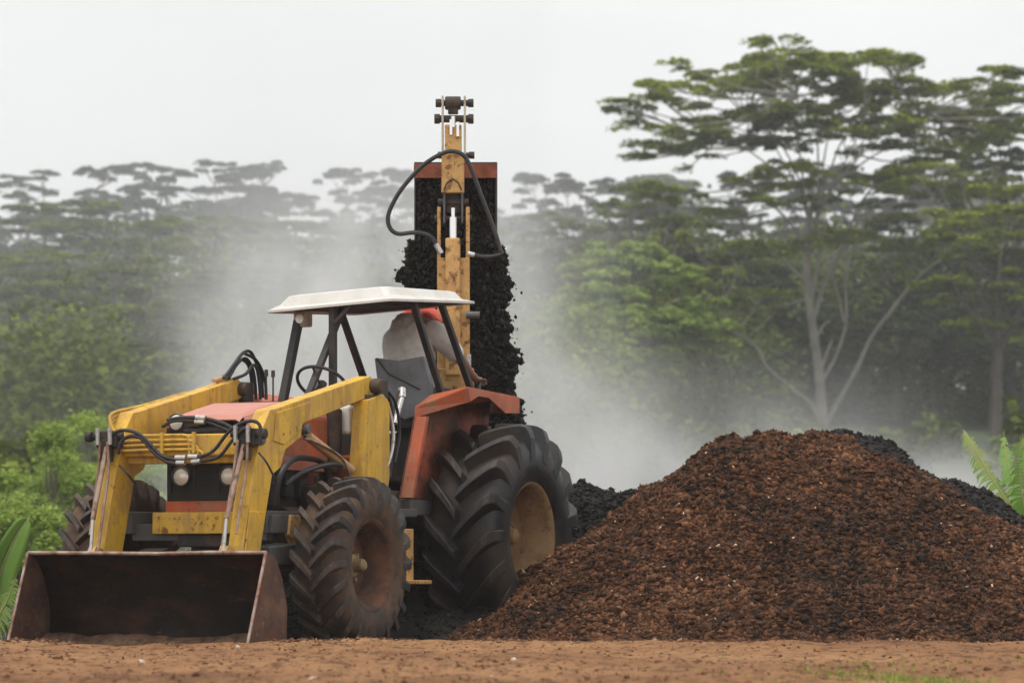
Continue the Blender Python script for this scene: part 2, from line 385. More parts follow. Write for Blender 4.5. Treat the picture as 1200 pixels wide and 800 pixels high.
# ---- wheels
def make_tyre(cx, cy, cz, R, W, rim, nl, lh, lw, k, side, name='tyre'):
    """tyre body and its chevron lugs; side=+1 is the image-right side"""
    hw = W/2; Rb = R-lh
    prof = [(-hw*.80, rim), (-hw*.95, rim+.03), (-hw*1.02, rim+(Rb-rim)*.40), (-hw*1.0, rim+(Rb-rim)*.68), (-hw*.92, Rb-.045), (-hw*.78, Rb-.018), (-hw*.4, Rb-.004), (0, Rb),
            (hw*.4, Rb-.004), (hw*.78, Rb-.018), (hw*.92, Rb-.045), (hw*1.0, rim+(Rb-rim)*.68), (hw*1.02, rim+(Rb-rim)*.40), (hw*.95, rim+.03), (hw*.80, rim)]
    mb = MB(); mb.lathe_y(prof, (cx, cy, cz), 72)
    lg = MB()
    def base_r(y):
        a = abs(y)/hw
        xs = [0, .4, .78, .92, 1.0, 1.02]; rs = [Rb, Rb-.004, Rb-.018, Rb-.045, rim+(Rb-rim)*.68, rim+(Rb-rim)*.5]
        return float(np.interp(a, xs, rs))
    for sg in (-1, 1):
        for i in range(nl):
            a0 = 2*math.pi*(i+(0 if sg > 0 else .5))/nl
            ring = []
            ts = [-.03, .12, .35, .6, .8, .93, 1.0, 1.03]
            for t in ts:
                y = sg*hw*t
                ang = a0 + k*(max(t, 0)**.85)
                wdt = lw*(1.0+.35*max(t, 0))
                rt = min(R, R-.010*abs(t)**4-(0 if t < .9 else (t-.9)*.45))
                rb = base_r(abs(y))-.012
                if t > .99: rt = max(rb+.004, R-.06-(t-.99)*1.4)
                da = wdt/R/2
                for (dd, rr) in ((-da*1.25, rb), (-da*.85, rt), (da*.85, rt), (da*1.25, rb)):
                    ring.append((cx+rr*math.cos(ang+dd), cy+y, cz+rr*math.sin(ang+dd)))
            n = len(ts); f = []
            for j in range(n-1):
                for q in range(4):
                    a = j*4+q; b = j*4+(q+1) % 4
                    f.append((a, b, b+4, a+4) if sg > 0 else (a, a+4, b+4, b))
            f.append((3, 2, 1, 0) if sg > 0 else (0, 1, 2, 3)); f.append(tuple(range((n-1)*4, n*4)) if sg > 0 else tuple(range(n*4-1, (n-1)*4-1, -1)))
            lg.add(ring, f)
    return mb, lg
def wheel(cx, cy, cz, R, W, rim, nl, lh, lw, k, side, rubber, rimm, dish, label=None):
    body, lg = make_tyre(cx, cy, cz, R, W, rim, nl, lh, lw, k, side)
    w = MB(); hw = W/2; s = side
    # rim: flange, drop centre, dish
    pr = [(s*hw*.86, rim+.004), (s*hw*.90, rim+.016), (s*hw*.88, rim-.004), (s*hw*.74, rim-.03), (s*hw*.55, rim-.035), (s*hw*.40, rim-.07), (s*hw*dish, rim-.08), (s*hw*(dish-.05), rim*.62), (s*hw*(dish+.02), rim*.5), (s*hw*(dish+.02), rim*.30), (s*hw*(dish-.02), .001)]
    back = [(-s*hw*.88, rim+.012), (-s*hw*.74, rim-.03), (-s*hw*.2, rim-.05), (s*hw*(dish-.08), rim-.09), (s*hw*(dish-.12), rim*.5), (s*hw*(dish-.12), .001)]
    w.lathe_y(pr if s > 0 else pr, (cx, cy, cz), 64); w.lathe_y(back, (cx, cy, cz), 48)
    wh = w.build('wheel', rimm, T, smooth=True, angle=50)
    if label: wh['label'] = label
    b = body.build('tyre', rubber, wh, smooth=True, angle=60)
    # lugs belong to the tyre
    lo = lg.build('tread', M['rubber'] if rubber is M['rubber'] else M['rubber_tread'], b, bevel=.008)
    h = MB(); y1 = cy+s*hw*(dish+.02)
    hl_ = 1.15 if R < .7 else 1.0; h.lathe_y([(s*.0, rim*.26), (s*.035*hl_, rim*.25), (s*.045*hl_, rim*.16), (s*.10*hl_, rim*.14), (s*.115*hl_, rim*.09), (s*.118*hl_, .001)], (cx, y1, cz), 24)
    for j in range(8):
        a = 2*math.pi*j/8+.2
        p = (cx+rim*.38*math.cos(a), y1-.005, cz+rim*.38*math.sin(a)); h.cyl(p, (p[0], p[1]+s*.028, p[2]), .016, 6)
    h.build('hub', M['hubcap'] if R < .7 else M['rim_tan'], wh, smooth=True, angle=35)
    return wh
M['rubber_tread'] = layered('dusty_tread_rubber', (.016, .015, .015), [((.13, .08, .05), 3.0, .53, .12, .6, .95), ((.16, .15, .14), 20, .60, .08, .3, .6)], .6, bump=.2, bscale=30)
M['hubcap'] = layered('dusty_yellow_hub', (.30, .22, .11), [((.12, .08, .05), 9, .52, .1, .7, .9)], .8)
wheel(0, .93, .625, .635, .38, .322, 22, .056, .050, .30, 1, M['rubber_dusty'], M['rim_brown'], -.12, 'dust covered near front wheel with brown dished rim')
wheel(0, -1.0, .625, .635, .38, .322, 22, .056, .050, .30, -1, M['rubber_dusty'], M['rim_brown'], -.12)
wheel(-2.5, .945, .85, .878, .585, .41, 17, .098, .080, .36, 1, M['rubber'], M['rim_tan'], .05, 'large near rear wheel with muddy tan rim')
wheel(-2.5, -.945, .85, .878, .585, .41, 17, .098, .080, .36, -1, M['rubber'], M['rim_tan'], .05)

# ---- chassis, axles, engine
e = MB()
e.box((-.2, 0, .98), (1.15, .46, .34)); e.box((-.15, 0, 1.25), (1.05, .40, .32)); e.box((-1.4, 0, .95), (1.5, .44, .46)); e.box((-2.4, 0, .92), (.7, .56, .52))
for x in (-.5, -.28, -.06, .16): e.box((x, .23, 1.22), (.13, .10, .20)); e.box((x, -.23, 1.22), (.13, .10, .20))
e.cyl((.05, .30, 1.05), (.05, .30, 1.22), .06); e.cyl((-.35, .32, .98), (-.1, .32, .98), .07)
e.box((-.55, .34, 1.10), (.2, .16, .22)); e.box((-.3, .28, .82), (.5, .2, .14))
e.build('engine_block', M['greasy'], T, bevel=.012)
a = MB()
a.cyl((0, -.78, .60), (0, .78, .60), .085); a.box((0, 0, .64), (.34, .42, .26)); a.cyl((0, .58, .60), (0, .80, .60), .15); a.cyl((0, -.80, .60), (0, -.58, .60), .15)
a.box((.10, 0, .86), (.40, .42, .20)); a.cyl((.20, -.6, .62), (.20, .6, .62), .028)
a.build('front_axle', M['greasy'], T, bevel=.01, smooth=True)
a = MB(); a.cyl((-2.5, -.82, .85), (-2.5, .82, .85), .14); a.cyl((-2.5, .35, .85), (-2.5, .62, .85), .23); a.cyl((-2.5, -.62, .85), (-2.5, -.35, .85), .23)
a.build('rear_axle', M['greasy'], T, bevel=.01, smooth=True)
# loader subframe brackets low beside the front wheel
b = MB()
b.box((.12, .55, .93), (1.0, .06, .16)); b.box((.12, -.55, .93), (1.0, .06, .16)); b.box((.52, 0, .86), (.10, 1.10, .12))
b.box((-.6, .55, 1.02), (.7, .06, .34)); b.box((-.6, -.55, 1.02), (.7, .06, .34))
b.build('loader_subframe', M['greymetal'], T, bevel=.006)
b = MB()
z1 = PL(350, 603, .62)
b.prism([PL(337, 603, .60), PL(352, 604, .60), PL(351, 640, .60), PL(341, 640, .60), PL(335, 625, .60)], .585, .63)
b.build('yellow_bracket', M['yellow_old'], T, bevel=.005)
b = MB(); b.prism([PL(315, 603, .58), PL(336, 603, .58), PL(336, 624, .58), PL(314, 624, .58)], .57, .61)
b.build('bracket_plate', M['greymetal'], T, bevel=.004)
b = MB(); b.prism([PL(313, 640, .62), PL(348, 636, .62), PL(346, 662, .62), PL(316, 662, .62)], .44, .64)
b.build('bracket_box', M['greymetal'], T, bevel=.012)

# ---- bonnet, grille, lights
bw = .30
def bonnet():
    mb = MB()
    # closed shell with a sloped nose: sections along x
    secs = [(.46, 1.655, .27, 1.40), (.42, 1.690, .275, 1.38), (.15, 1.748, .285, 1.34), (-.12, 1.800, .29, 1.32), (-.50, 1.805, .29, 1.32), (-.92, 1.805, .29, 1.32)]
    v = []
    for (x, zt, hw, zb) in secs:
        v += [(x, -.325, zb), (x, -.325, zt-.09), (x, -hw, zt-.015), (x, -hw+.03, zt), (x, hw-.03, zt), (x, hw, zt-.015), (x, .325, zt-.09), (x, .325, zb)]
    f = []
    for i in range(1, len(secs)-1):
        for j in range(7): a = i*8+j; f.append((a, a+8, a+9, a+1))
    for j in (2, 3, 4): a = j; f.append((a, a+8, a+9, a+1))
    f.append(tuple(range((len(secs)-1)*8, len(secs)*8)))
    mb.add(v, f)
    o = mb.build('bonnet', M['faded'], T)
    s = o.modifiers.new('solid', 'SOLIDIFY'); s.thickness = .012; s.offset = -1
    return o
bon = bonnet()
sp = MB()
for s in (-1, 1):
    y = s*.332
    sp.prism([(-.94, 1.70), (-.10, 1.70), (-.10, 1.42), (-.94, 1.36)], y-.006, y+.006)
    for k in range(5): sp.box((-.55+k*.08, y+s*.010, 1.56), (.05, .012, .012))
sp.split('side_panel', M['orange'], T, bevel=.003)
sp = MB()
for s in (-1, 1):
    y = s*.338
    sp.prism([(.425, 1.64), (.425, 1.02), (.36, 1.02), (.30, 1.36), (.10, 1.42), (.10, 1.66)], y-.008, y+.008)
fr = sp.split('grille_frame', M['orange'], T, bevel=.004)
g = MB()
g.box((.425, 0, 1.345), (.035, .672, .53))
for k in range(19): g.box((.445, 0, 1.10+k*.017), (.012, .65, .006))
for y in (-.3, -.1, .1, .3): g.box((.455, y, 1.30), (.010, .010, .32))
g.box((.448, 0, 1.60), (.02, .62, .03))
gr = g.build('grille', M['grille'], T, bevel=.002)
for s in (-1, 1):
    h = MB(); c = (.452, s*.195-.012, 1.262)
    def lx(mb, prof, k=32):
        v = []; f = []; n = len(prof)
        for j in range(k):
            a = 2*math.pi*j/k
            for (x, r) in prof: v.append((c[0]+x, c[1]+r*math.cos(a), c[2]+r*math.sin(a)))
        for j in range(k):
            for i in range(n-1): f.append((j*n+i, j*n+i+1, ((j+1) % k)*n+i+1, ((j+1) % k)*n+i))
        mb.add(v, f)
    lx(h, [(-.03, .074), (.018, .074), (.022, .066), (.010, .060)])
    hl = h.build('headlight', M['lampdark'], gr, smooth=True)
    q = MB(); lx(q, [(.012, .062), (.020, .045), (.026, .025), (.028, .001)]); q.build('lens', M['glass'], hl, smooth=True)
p = MB(); p.box((.46, 0, 1.042), (.05, .645, .082)); p.box((.486, -.11, 1.080), (.006, .2, .005)); p.box((.486, .12, 1.080), (.006, .2, .005))
p.build('lower_grille_panel', M['orange'], T, bevel=.006)
# yellow bumper bar with bolts
p = MB(); p.box((.60, .0, .925), (.055, .70, .155)); p.box((.52, -.2, .91), (.12, .08, .12)); p.box((.52, .2, .91), (.12, .08, .12))
bp_ = p.build('bumper_bar', M['yellow'], T, bevel=.008)
p = MB()
for (y, z) in [(-.30, .965), (-.30, .885), (-.17, .965), (-.13, .965), (-.15, .885), (-.02, .945), (.03, .965), (.0, .93), (.05, .93), (.10, .965), (.14, .885), (.18, .965), (-.02, .885)]:
    p.cyl((.628, y, z), (.638, y, z), .013, 6)
p.split('bolt_head', M['yellow_old'], bp_)
p = MB(); p.box((.43, .05, .80), (.3, .44, .09)); p.box((.40, .02, .70), (.12, .3, .20)); p.build('front_weight_carrier', M['greasy'], T, bevel=.01)
# work light and clutter under the bonnet nose
q = MB(); q.cyl((.42, -.25, 1.655), (.47, -.245, 1.652), .062, 20); wl_ = q.build('work_light', M['lampdark'], T, smooth=True)
q = MB(); q.tube([(.47, -.245, 1.652), (.478, -.245, 1.652)], [.055, .045], 20); q.build('lens', M['jug'], wl_, smooth=True)

# ---- loader arms (side outline read on the arm's outer plane)
upper = [(-.99, 1.99), (-.90, 2.030), (.57, 1.728), (.64, 1.72), (.74, 1.60), (.855, 1.35), (.95, 1.06), (1.03, .76), (1.05, .62), (.97, .56), (.86, .60), (.78, .73), (.69, 1.02), (.61, 1.262), (.49, 1.313), (.42, 1.442), (.18, 1.541), (.155, 1.640), (-.93, 1.885), (-.99, 1.92)]
for s in (-1, 1):
    mb = MB(); mb.prism(upper, s*.50, s*.62)
    arm = mb.build('loader_arm', M['yellow'], T, bevel=.006)
    st = MB()      # weld seams and stiffener plates
    st.prism([(.05, 1.80), (.56, 1.70), (.60, 1.50), (.45, 1.48), (.22, 1.58)], s*.622, s*.630)
    st.prism([(.74, 1.0), (.95, 1.0), (1.02, .72), (.82, .72)], s*.622, s*.632)
    st.split('stiffener_plate', M['yellow'], arm, bevel=.003)
    pn = MB()
    for (x, z, r) in [(-.93, 1.955, .045), (.13, 1.60, .035), (.97, .63, .04), (.80, 1.50, .03)]:
        pn.cyl((x, s*.47, z), (x, s*.66, z), r, 16)
    pn.split('pivot_pin', M['greymetal'], arm, bevel=.004)
    # mast
    ms = MB(); sx = s*.62
    ms.prism([(-.77, 1.845), (-1.02, 1.90), (-1.13, 1.84), (-1.13, 1.30), (-1.02, .80), (-.66, .80), (-.70, 1.36)], s*.545, s*.665)
    mst = ms.build('loader_mast', M['yellow'], T, bevel=.006)
    dk = MB(); dk.box((-1.06, s*.575, 1.94), (.16, .15, .15)); dk.box((-.92, s*.60, 1.86), (.22, .10, .06)); dk.cyl((-.93, s*.44, 1.955), (-.93, s*.70, 1.955), .05)
    dk.build('pivot_block', M['greasy'], mst, bevel=.012)
    # lift cylinder
    lc = MB(); lc.tube([(-.66, s*.585, 1.325), (.02, s*.585, 1.555)], .036, 16)
    cyl_ = lc.build('lift_cylinder', M['copper'], T, smooth=True)
    lc = MB(); lc.tube([(.02, s*.575, 1.555), (.13, s*.575, 1.60)], .022, 12); lc.build('rod', M['chrome'], cyl_, smooth=True)
    lc = MB(); lc.tube([(-.72, s*.575, 1.27), (-.84, s*.575, 1.22)], .055, 12); lc.box((-.80, s*.575, 1.24), (.12, .1, .12)); lc.build('cylinder_foot', M['greasy'], cyl_, bevel=.01)
    # tilt cylinder in front of the lower arm
    tcx = MB(); a0 = Vector((.80, s*.56, 1.52)); a1 = Vector((1.10, s*.535, .80)); d = (a1-a0).normalized()
    tcx.tube([a0+Vector((.085, 0, .0)), a0+Vector((.085, 0, 0))+d*.62], .018, 14); tc_ = tcx.build('tilt_cylinder', M['dull_rod'], T, smooth=True)
    tcx = MB(); tcx.tube([a0+Vector((.085, 0, 0))+d*.62, a1+Vector((.06, 0, -.1))], .012, 12); tcx.build('rod', M['silver'], tc_, smooth=True)
    el = MB(); el.box((.86, s*.56, 1.52), (.12, .17, .12)); el.cyl((.88, s*.44, 1.54), (.88, s*.69, 1.54), .026, 12); el.cyl((.90, s*.68, 1.54), (.90, s*.73, 1.54), .04, 10)
    el.box((.90, s*.56, 1.44), (.05, .09, .16))
    eb = el.build('elbow_bracket', M['greasy'], T, bevel=.01)
    ft = MB()
    for dy in (-.05, .05): ft.cyl((.94, s*.56+dy, 1.48), (.945, s*.56+dy, 1.60), .016, 8)
    ft.split('hose_fitting', M['silver'], eb)
    pp = MB()   # hard line down the arm front
    pp.tube(spline([(.945, s*.53, 1.50), (.96, s*.51, 1.3), (1.03, s*.505, 1.05), (1.10, s*.50, .80), (1.13, s*.50, .72)], 5), .011, 8)
    pp.tube(spline([(.93, s*.60, 1.50), (.95, s*.60, 1.3), (1.02, s*.595, 1.05), (1.08, s*.59, .84)], 5), .010, 8)
    pp.split('hydraulic_pipe', M['dull_rod'], T, smooth=True)
cb = MB(); cb.box((.70, 0, 1.475), (.15, 1.0, .155)); cb.box((.70, 0, 1.375), (.04, 1.0, .06))
cbo = cb.build('cross_beam', M['yellow'], T, bevel=.012)
ln = MB()     # yellow hard lines along the beam and up the far arm
for k in range(4):
    z = 1.545-k*.034; y0 = -.60+.012*k
    ln.tube(spline([(-.30+.0*k, -.61, 1.905-k*.02), (.30, -.62, 1.785-k*.015), (.70, -.62, 1.72-k*.028), (.79, -.60, 1.65-k*.03), (.80+.006*k, -.52, z+.005), (.80, -.3, z), (.80, .0+.035*k, z)], 6), .0115, 8)
    ln.tube(spline([(.80, .0+.035*k, z), (.80, .05+.035*k, z-.02), (.80, .06+.035*k, 1.40)], 5), .0115, 8)
for y in (-.16, .10): ln.box((.812, y, 1.49), (.02, .025, .15))
ln.build('hydraulic_pipe', M['yellow'], T, smooth=True)

# ---- loader bucket
def bucket():
    y0, y1 = -.95, .95
    prof = [(p.x, p.z) for p in spline([(1.30, 0, .71), (1.20, 0, .66), (1.10, 0, .52), (1.03, 0, .32), (1.04, 0, .12), (1.12, 0, .03), (1.30, 0, .012), (1.56, 0, .006)], 4)]
    mb = MB(); n = len(prof); th = .014
    inner = prof; outer = [(x-.014, z-.006 if i > 4 else z) for i, (x, z) in enumerate(prof)]; outer = [(max(p[0], p[0]), p[1]) for p in outer]
    v = []
    for y in (y0, y1):
        v += [(x, y, z) for x, z in inner]; 
    f = [(i, i+1, n+i+1, n+i) for i in range(n-1)]
    mb.add(v, f)
    sh = mb.build('loader_bucket', M['bucket_in'], T, smooth=True, angle=80)
    so = sh.modifiers.new('solid', 'SOLIDIFY'); so.thickness = .016; so.offset = 0
    tl = MB(); tl.tube([(1.305, y0-.01, .712), (1.312, -.3, .708), (1.300, .1, .704), (1.308, .5, .712), (1.305, y1+.01, .71)], .014, 8); tl.box((1.285, 0, .703), (.05, 1.90, .012))
    tl.build('top_rim', M['edge'], sh, bevel=.002)
    cl = MB(); cl.box((1.57, 0, .010), (.16, 1.94, .022)); cl.build('cutting_edge', M['edge'], sh, bevel=.004)
    for y in (y0, y1):
        s = 1 if y > 0 else -1
        q = MB(); q.prism([(1.31, .715), (1.19, .68), (1.09, .53), (1.02, .33), (1.03, .10), (1.11, .01), (1.60, .0), (1.575, .08)], y, y+s*.014)
        pl = q.build('side_plate', M['rust_plate'], sh, bevel=.003)
        w = MB(); w.tube([(1.315, y+s*.007, .715), (1.585, y+s*.007, .06)], .011, 6); w.build('side_edge', M['edge'], pl)
    br = MB()
    for s in (-1, 1):
        for dy in (-.09, .09): br.prism([(1.09, .60), (.93, .66), (.93, .56), (.99, .20)], s*.56+dy-.01, s*.56+dy+.01)
        br.prism([(1.20, .68), (1.14, .76), (1.05, .74), (1.08, .60)], s*.53-.03, s*.53+.03)
    br.split('bucket_bracket', M['yellow_old'], sh, bevel=.003)
    # dirt stuck in the bucket bottom
    xs = np.linspace(1.08, 1.54, 30); ys = np.linspace(-.94, .94, 120); X, Y = np.meshgrid(xs, ys)
    Z = .02 + .10*np.clip((1.28-X)/.2, 0, 1) + .03*fbm(X*8, Y*5, 4, 21) + .02
    V = np.stack([X.ravel(), Y.ravel(), Z.ravel()], 1); i = (np.arange(119)[:, None]*30+np.arange(29)[None]).ravel()
    np_mesh('caked_soil', V, np.stack([i, i+1, i+31, i+30], 1), M['soil'], sh, smooth=True)
M['soil'] = layered('caked_brown_soil', (.07, .034, .018), [((.14, .08, .045), 8, .52, .1, .7), ((.015, .01, .008), 14, .56, .08, .8)], .95, bump=.8, bscale=50)
bucket()

# ---- hoses at the front
def hose(pts, r=.014, name='hydraulic_hose', m='hose', parent=None, n=7):
    mb = MB(); mb.tube(spline(pts, n), r, 8); return mb.build(name, M[m], parent or T, smooth=True)
hx = .93
def hp(px, py, x=hx): l, z = LX(px, py, x); return (x, l, z)
h1 = hose([hp(127, 530), hp(129, 512), hp(143, 504), hp(162, 508), hp(178, 522), hp(190, 534), hp(208, 539)], .013)
h2 = hose([hp(138, 532), hp(142, 518), hp(152, 511), hp(166, 514), hp(180, 530), hp(196, 541), hp(208, 543)], .013)
h3 = hose([hp(232, 536), hp(250, 528), hp(266, 508), hp(280, 497), hp(296, 493), hp(305, 500), hp(305, 522)], .013)
h4 = hose([hp(232, 541), hp(256, 535), hp(272, 516), hp(285, 503), hp(293, 502), hp(290, 515), hp(286, 528)], .013)
mb = MB()
for (x0, y0, x1, y1) in [(206, 536, 218, 536), (207, 542, 217, 542), (221, 535, 232, 535), (225, 541, 235, 540)]:
    mb.cyl(hp(x0, y0, .94), hp(x1, y1, .94), .019, 10)
mb.split('hose_connector', M['silver'], T)
hose([hp(196, 492, .55), hp(215, 489, .55), hp(240, 490, .55), hp(262, 496, .55), hp(275, 503, .55)], .013)
hose([hp(190, 500, .55), hp(205, 493, .55), hp(240, 494, .55), hp(258, 500, .55), hp(272, 506, .55)], .012)
mb = MB()
for (x0, y0, x1, y1) in [(230, 489, 241, 489.5), (229, 494, 240, 494.5)]: mb.cyl(hp(x0, y0, .565), hp(x1, y1, .565), .019, 10)
mb.split('hose_connector', M['silver'], T)
mb = MB(); mb.box((.50, .02, 1.585), (.06, .34, .03)); mb.box((.50, -.10, 1.64), (.05, .10, .06)); mb.build('hose_bracket', M['greasy'], T, bevel=.008)
hose([hp(303, 530), hp(312, 541), hp(322, 560, .85)], .008)
hose([hp(140, 545), hp(150, 556), hp(158, 566, .85)], .008)
# loops at the far arm's rear end
fx = -.60
def fp(px, py, l=-.58): x, z = PL(px, py, l); return (x, l, z)
for pts in ([(262, 443), (272, 430), (284, 414), (293, 412), (300, 424), (306, 440), (308, 466)],
            [(268, 443), (278, 426), (288, 420), (296, 432), (299, 450), (300, 468)],
            [(274, 444), (288, 438), (296, 428), (301, 432), (304, 450), (305, 468)],
            [(264, 441), (274, 427), (281, 421), (290, 426), (294, 440), (296, 462)],
            [(286, 414), (298, 420), (306, 432), (311, 448), (312, 468)]):
    k = random.uniform(-.06, .06); hose([fp(a, b, -.5+k) for a, b in pts], .013)
mb = MB()
for (a_, b_) in [((250, 446), (262, 443)), ((255, 449), (268, 444)), ((262, 441), (272, 436)), ((268, 446), (277, 443))]: mb.cyl(fp(*a_), fp(*b_), .016, 8)
mb.split('hose_fitting', M['copper'], T)
for (a_, b_) in [((312, 466), (312, 436)), ((320, 470), (320, 437))]:
    mb = MB(); mb.cyl(fp(*a_, -.30), fp(*b_, -.30), .007, 8); lv = mb.build('control_lever', M['black'], T)
    mb = MB(); p0 = Vector(fp(*b_, -.30)); mb.tube([p0-Vector((0, 0, .03)), p0+Vector((0, 0, .02))], [.016, .014], 10); mb.build('knob', M['black'], lv)
mb = MB(); mb.box((-1.02, -.30, 1.78), (.25, .34, .16)); mb.build('valve_block', M['greasy'], T, bevel=.01)

# ---- cockpit: cowl, steering wheel, canopy, posts
mb = MB(); mb.box((-1.10, 0, 1.60), (.30, .58, .44)); mb.build('instrument_cowl', M['black'], T, bevel=.03)
mb = MB(); mb.cyl((-1.18, -.06, 1.75), (-1.40, -.06, 1.98), .022); mb.build('steering_column', M['black'], T)
mb = MB(); cc = Vector((-1.42, -.06, 2.01)); nrm = Vector((-.62, 0, .78)).normalized(); u = Vector((0, 1, 0)); w = nrm.cross(u)
mb.tube([cc+(u*math.cos(a)+w*math.sin(a))*.20 for a in [2*math.pi*j/36 for j in range(37)]], .013, 8)
for a in (.5, 2.6, 4.7): mb.tube([cc-nrm*.03, cc+(u*math.cos(a)+w*math.sin(a))*.20], .009, 6)
mb.cyl(cc-nrm*.05, cc+nrm*.01, .035, 12)
mb.build('steering_wheel', M['black'], T, smooth=True)
def canopy():
    cx0, cx1, hw = -1.40, -2.88, .535
    zf, zr = 2.612, 2.668
    def ring(ex, ey, dz, rnd):
        pts = []
        x0 = cx0+ex; x1 = cx1-ex; y = hw+ey
        for (sx, sy) in ((1, 1), (1, -1), (-1, -1), (-1, 1)):
            bx = x0 if sx > 0 else x1; by = sy*y
            cxn = bx-sx*rnd; cyn = by-sy*rnd
            order = {(1, 1): (90, 0), (1, -1): (0, -90), (-1, -1): (-90, -180), (-1, 1): (180, 90)}[(sx, sy)]
            for t in np.linspace(0, 1, 5):
                an = math.radians(order[0]+(order[1]-order[0])*t)
                X = cxn+math.cos(an)*rnd; Yy = cyn+math.sin(an)*rnd
                tt = (cx0-X)/(cx0-cx1); z = zf+(zr-zf)*tt+dz+.030*Yy/hw-(.02 if tt < .05 else 0)
                pts.append((X, Yy, z))
        return pts
    rings = [ring(-.06, -.06, .006, .05), ring(.012, .012, .000, .06), ring(.012, .012, .018, .06), ring(-.07, -.06, .040, .06), ring(-.11, -.10, .098, .07), ring(-.14, -.13, .107, .07), ring(-.42, -.36, .114, .05)]
    mb = MB(); n = len(rings[0]); v = [p for r in rings for p in r]; f = []
    for i in range(len(rings)-1):
        for j in range(n): f.append((i*n+j, (i+1)*n+j, (i+1)*n+(j+1) % n, i*n+(j+1) % n))
    f.append(tuple(range((len(rings)-1)*n, len(rings)*n))[::-1])
    mb.add(v, f); o = mb.build('canopy', M['white'], T, smooth=True, angle=25)
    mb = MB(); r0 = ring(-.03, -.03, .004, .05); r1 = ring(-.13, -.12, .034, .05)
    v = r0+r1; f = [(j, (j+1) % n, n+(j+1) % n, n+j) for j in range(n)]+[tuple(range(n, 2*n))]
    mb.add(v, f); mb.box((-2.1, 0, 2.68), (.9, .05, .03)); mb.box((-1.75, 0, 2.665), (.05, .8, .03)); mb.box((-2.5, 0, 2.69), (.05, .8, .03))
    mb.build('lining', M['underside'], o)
    return o
canopy()
def bar(mb, a, b, wx, wy):
    a, b = Vector(a), Vector(b); d = b-a
    q = d.to_track_quat('Z', 'Y'); hx_, hy_ = wx/2, wy/2
    # keep the section aligned with the tractor axes
    v = [p+Vector((sx*hx_, sy*hy_, 0)) for p in (a, b) for (sx, sy) in ((-1,-1),(1,-1),(1,1),(-1,1))]
    mb.add(v, [(3,2,1,0),(4,5,6,7),(0,1,5,4),(1,2,6,5),(2,3,7,6),(3,0,4,7)])
for (a, b, w) in [((-1.79, -.45, 2.60), (-1.40, -.45, 1.62), .06), ((-1.48, 0, 2.605), (-1.48, 0, 1.52), .05), ((-1.76, -.05, 2.64), (-1.15, -.05, 1.88), .05),
                  ((-1.95, .45, 2.65), (-2.46, .45, 1.95), .05), ((-2.45, .45, 2.66), (-3.00, .45, 2.00), .05), ((-2.45, -.45, 2.66), (-3.00, -.45, 1.95), .05)]:
    mb = MB(); bar(mb, a, b, w*1.15, w); mb.build('canopy_post', M['black'], T, bevel=.006)
mb = MB(); bar(mb, (-1.44, .20, 2.62), (-1.44, .03, 2.47), .03, .04); mb.build('brace', M['black'], T)
mb = MB(); x, z = PL(355, 374, -.42); mb.box((x, -.42, z), (.10, .12, .12)); lb = mb.build('canopy_lamp', M['beige'], T, bevel=.012)
mb = MB(); mb.cyl((x+.05, -.42, z), (x+.06, -.42, z), .035); mb.build('lens', M['glass'], lb)
mb = MB(); mb.cyl((-1.36, .0, 1.10), (-1.36, .0, 1.62), .062, 16); mb.build('exhaust_muffler', M['greasy'], T, smooth=True)
q_ = PL(391, 510, .36); mb = MB(); mb.cyl((q_[0], .36, 1.34), (q_[0], .36, 1.78), .062, 16); mb.build('air_filter', M['greasy'], T, smooth=True)
q_ = PL(408, 492, .42); mb = MB(); mb.box((q_[0], .42, q_[1]), (.12, .09, .22)); mb.cyl((q_[0], .42, q_[1]+.1), (q_[0], .42, q_[1]+.15), .03); mb.build('plastic_tank', M['jug'], T, bevel=.045)
mb = MB(); mb.box((-1.30, .30, 1.30), (.5, .25, .30)); mb.build('cab_side_panel', M['orange'], T, bevel=.02)
# platform, seat, fenders
mb = MB(); mb.box((-1.75, 0, 1.16), (1.2, 1.16, .06)); mb.box((-2.6, 0, 1.30), (1.0, 1.0, .05)); mb.box((-1.6, .50, 1.09), (.6, .30, .08)); mb.build('platform', M['greasy'], T, bevel=.006)
mb = MB(); mb.box((-2.70, .02, 1.76), (.46, .48, .12)); mb.cyl((-2.70, .02, 1.30), (-2.70, .02, 1.70), .09); mb.build('seat', M['black'], T, bevel=.03)
def seatback():
    mb = MB(); xs = -2.42
    corners = [(440, 419), (468, 423), (498, 417), (506, 450), (503, 484), (476, 492), (452, 480), (444, 450)]
    pts = [LX(a, b, xs) for a, b in corners]
    mb.prism_yz(pts, xs-.05, xs+.03)
    o = mb.build('seat_back', M['seat'], T, bevel=.015)
    mb = MB(); a = LX(455, 438, xs+.04); b = LX(492, 456, xs+.04); c = LX(441, 420, xs+.04)
    mb.tube([(xs+.04, *a), (xs+.045, *b)], .006, 6); mb.tube([(xs+.04, *c), (xs+.04, *a)], .006, 6); mb.build('strap', M['black'], o)
seatback()
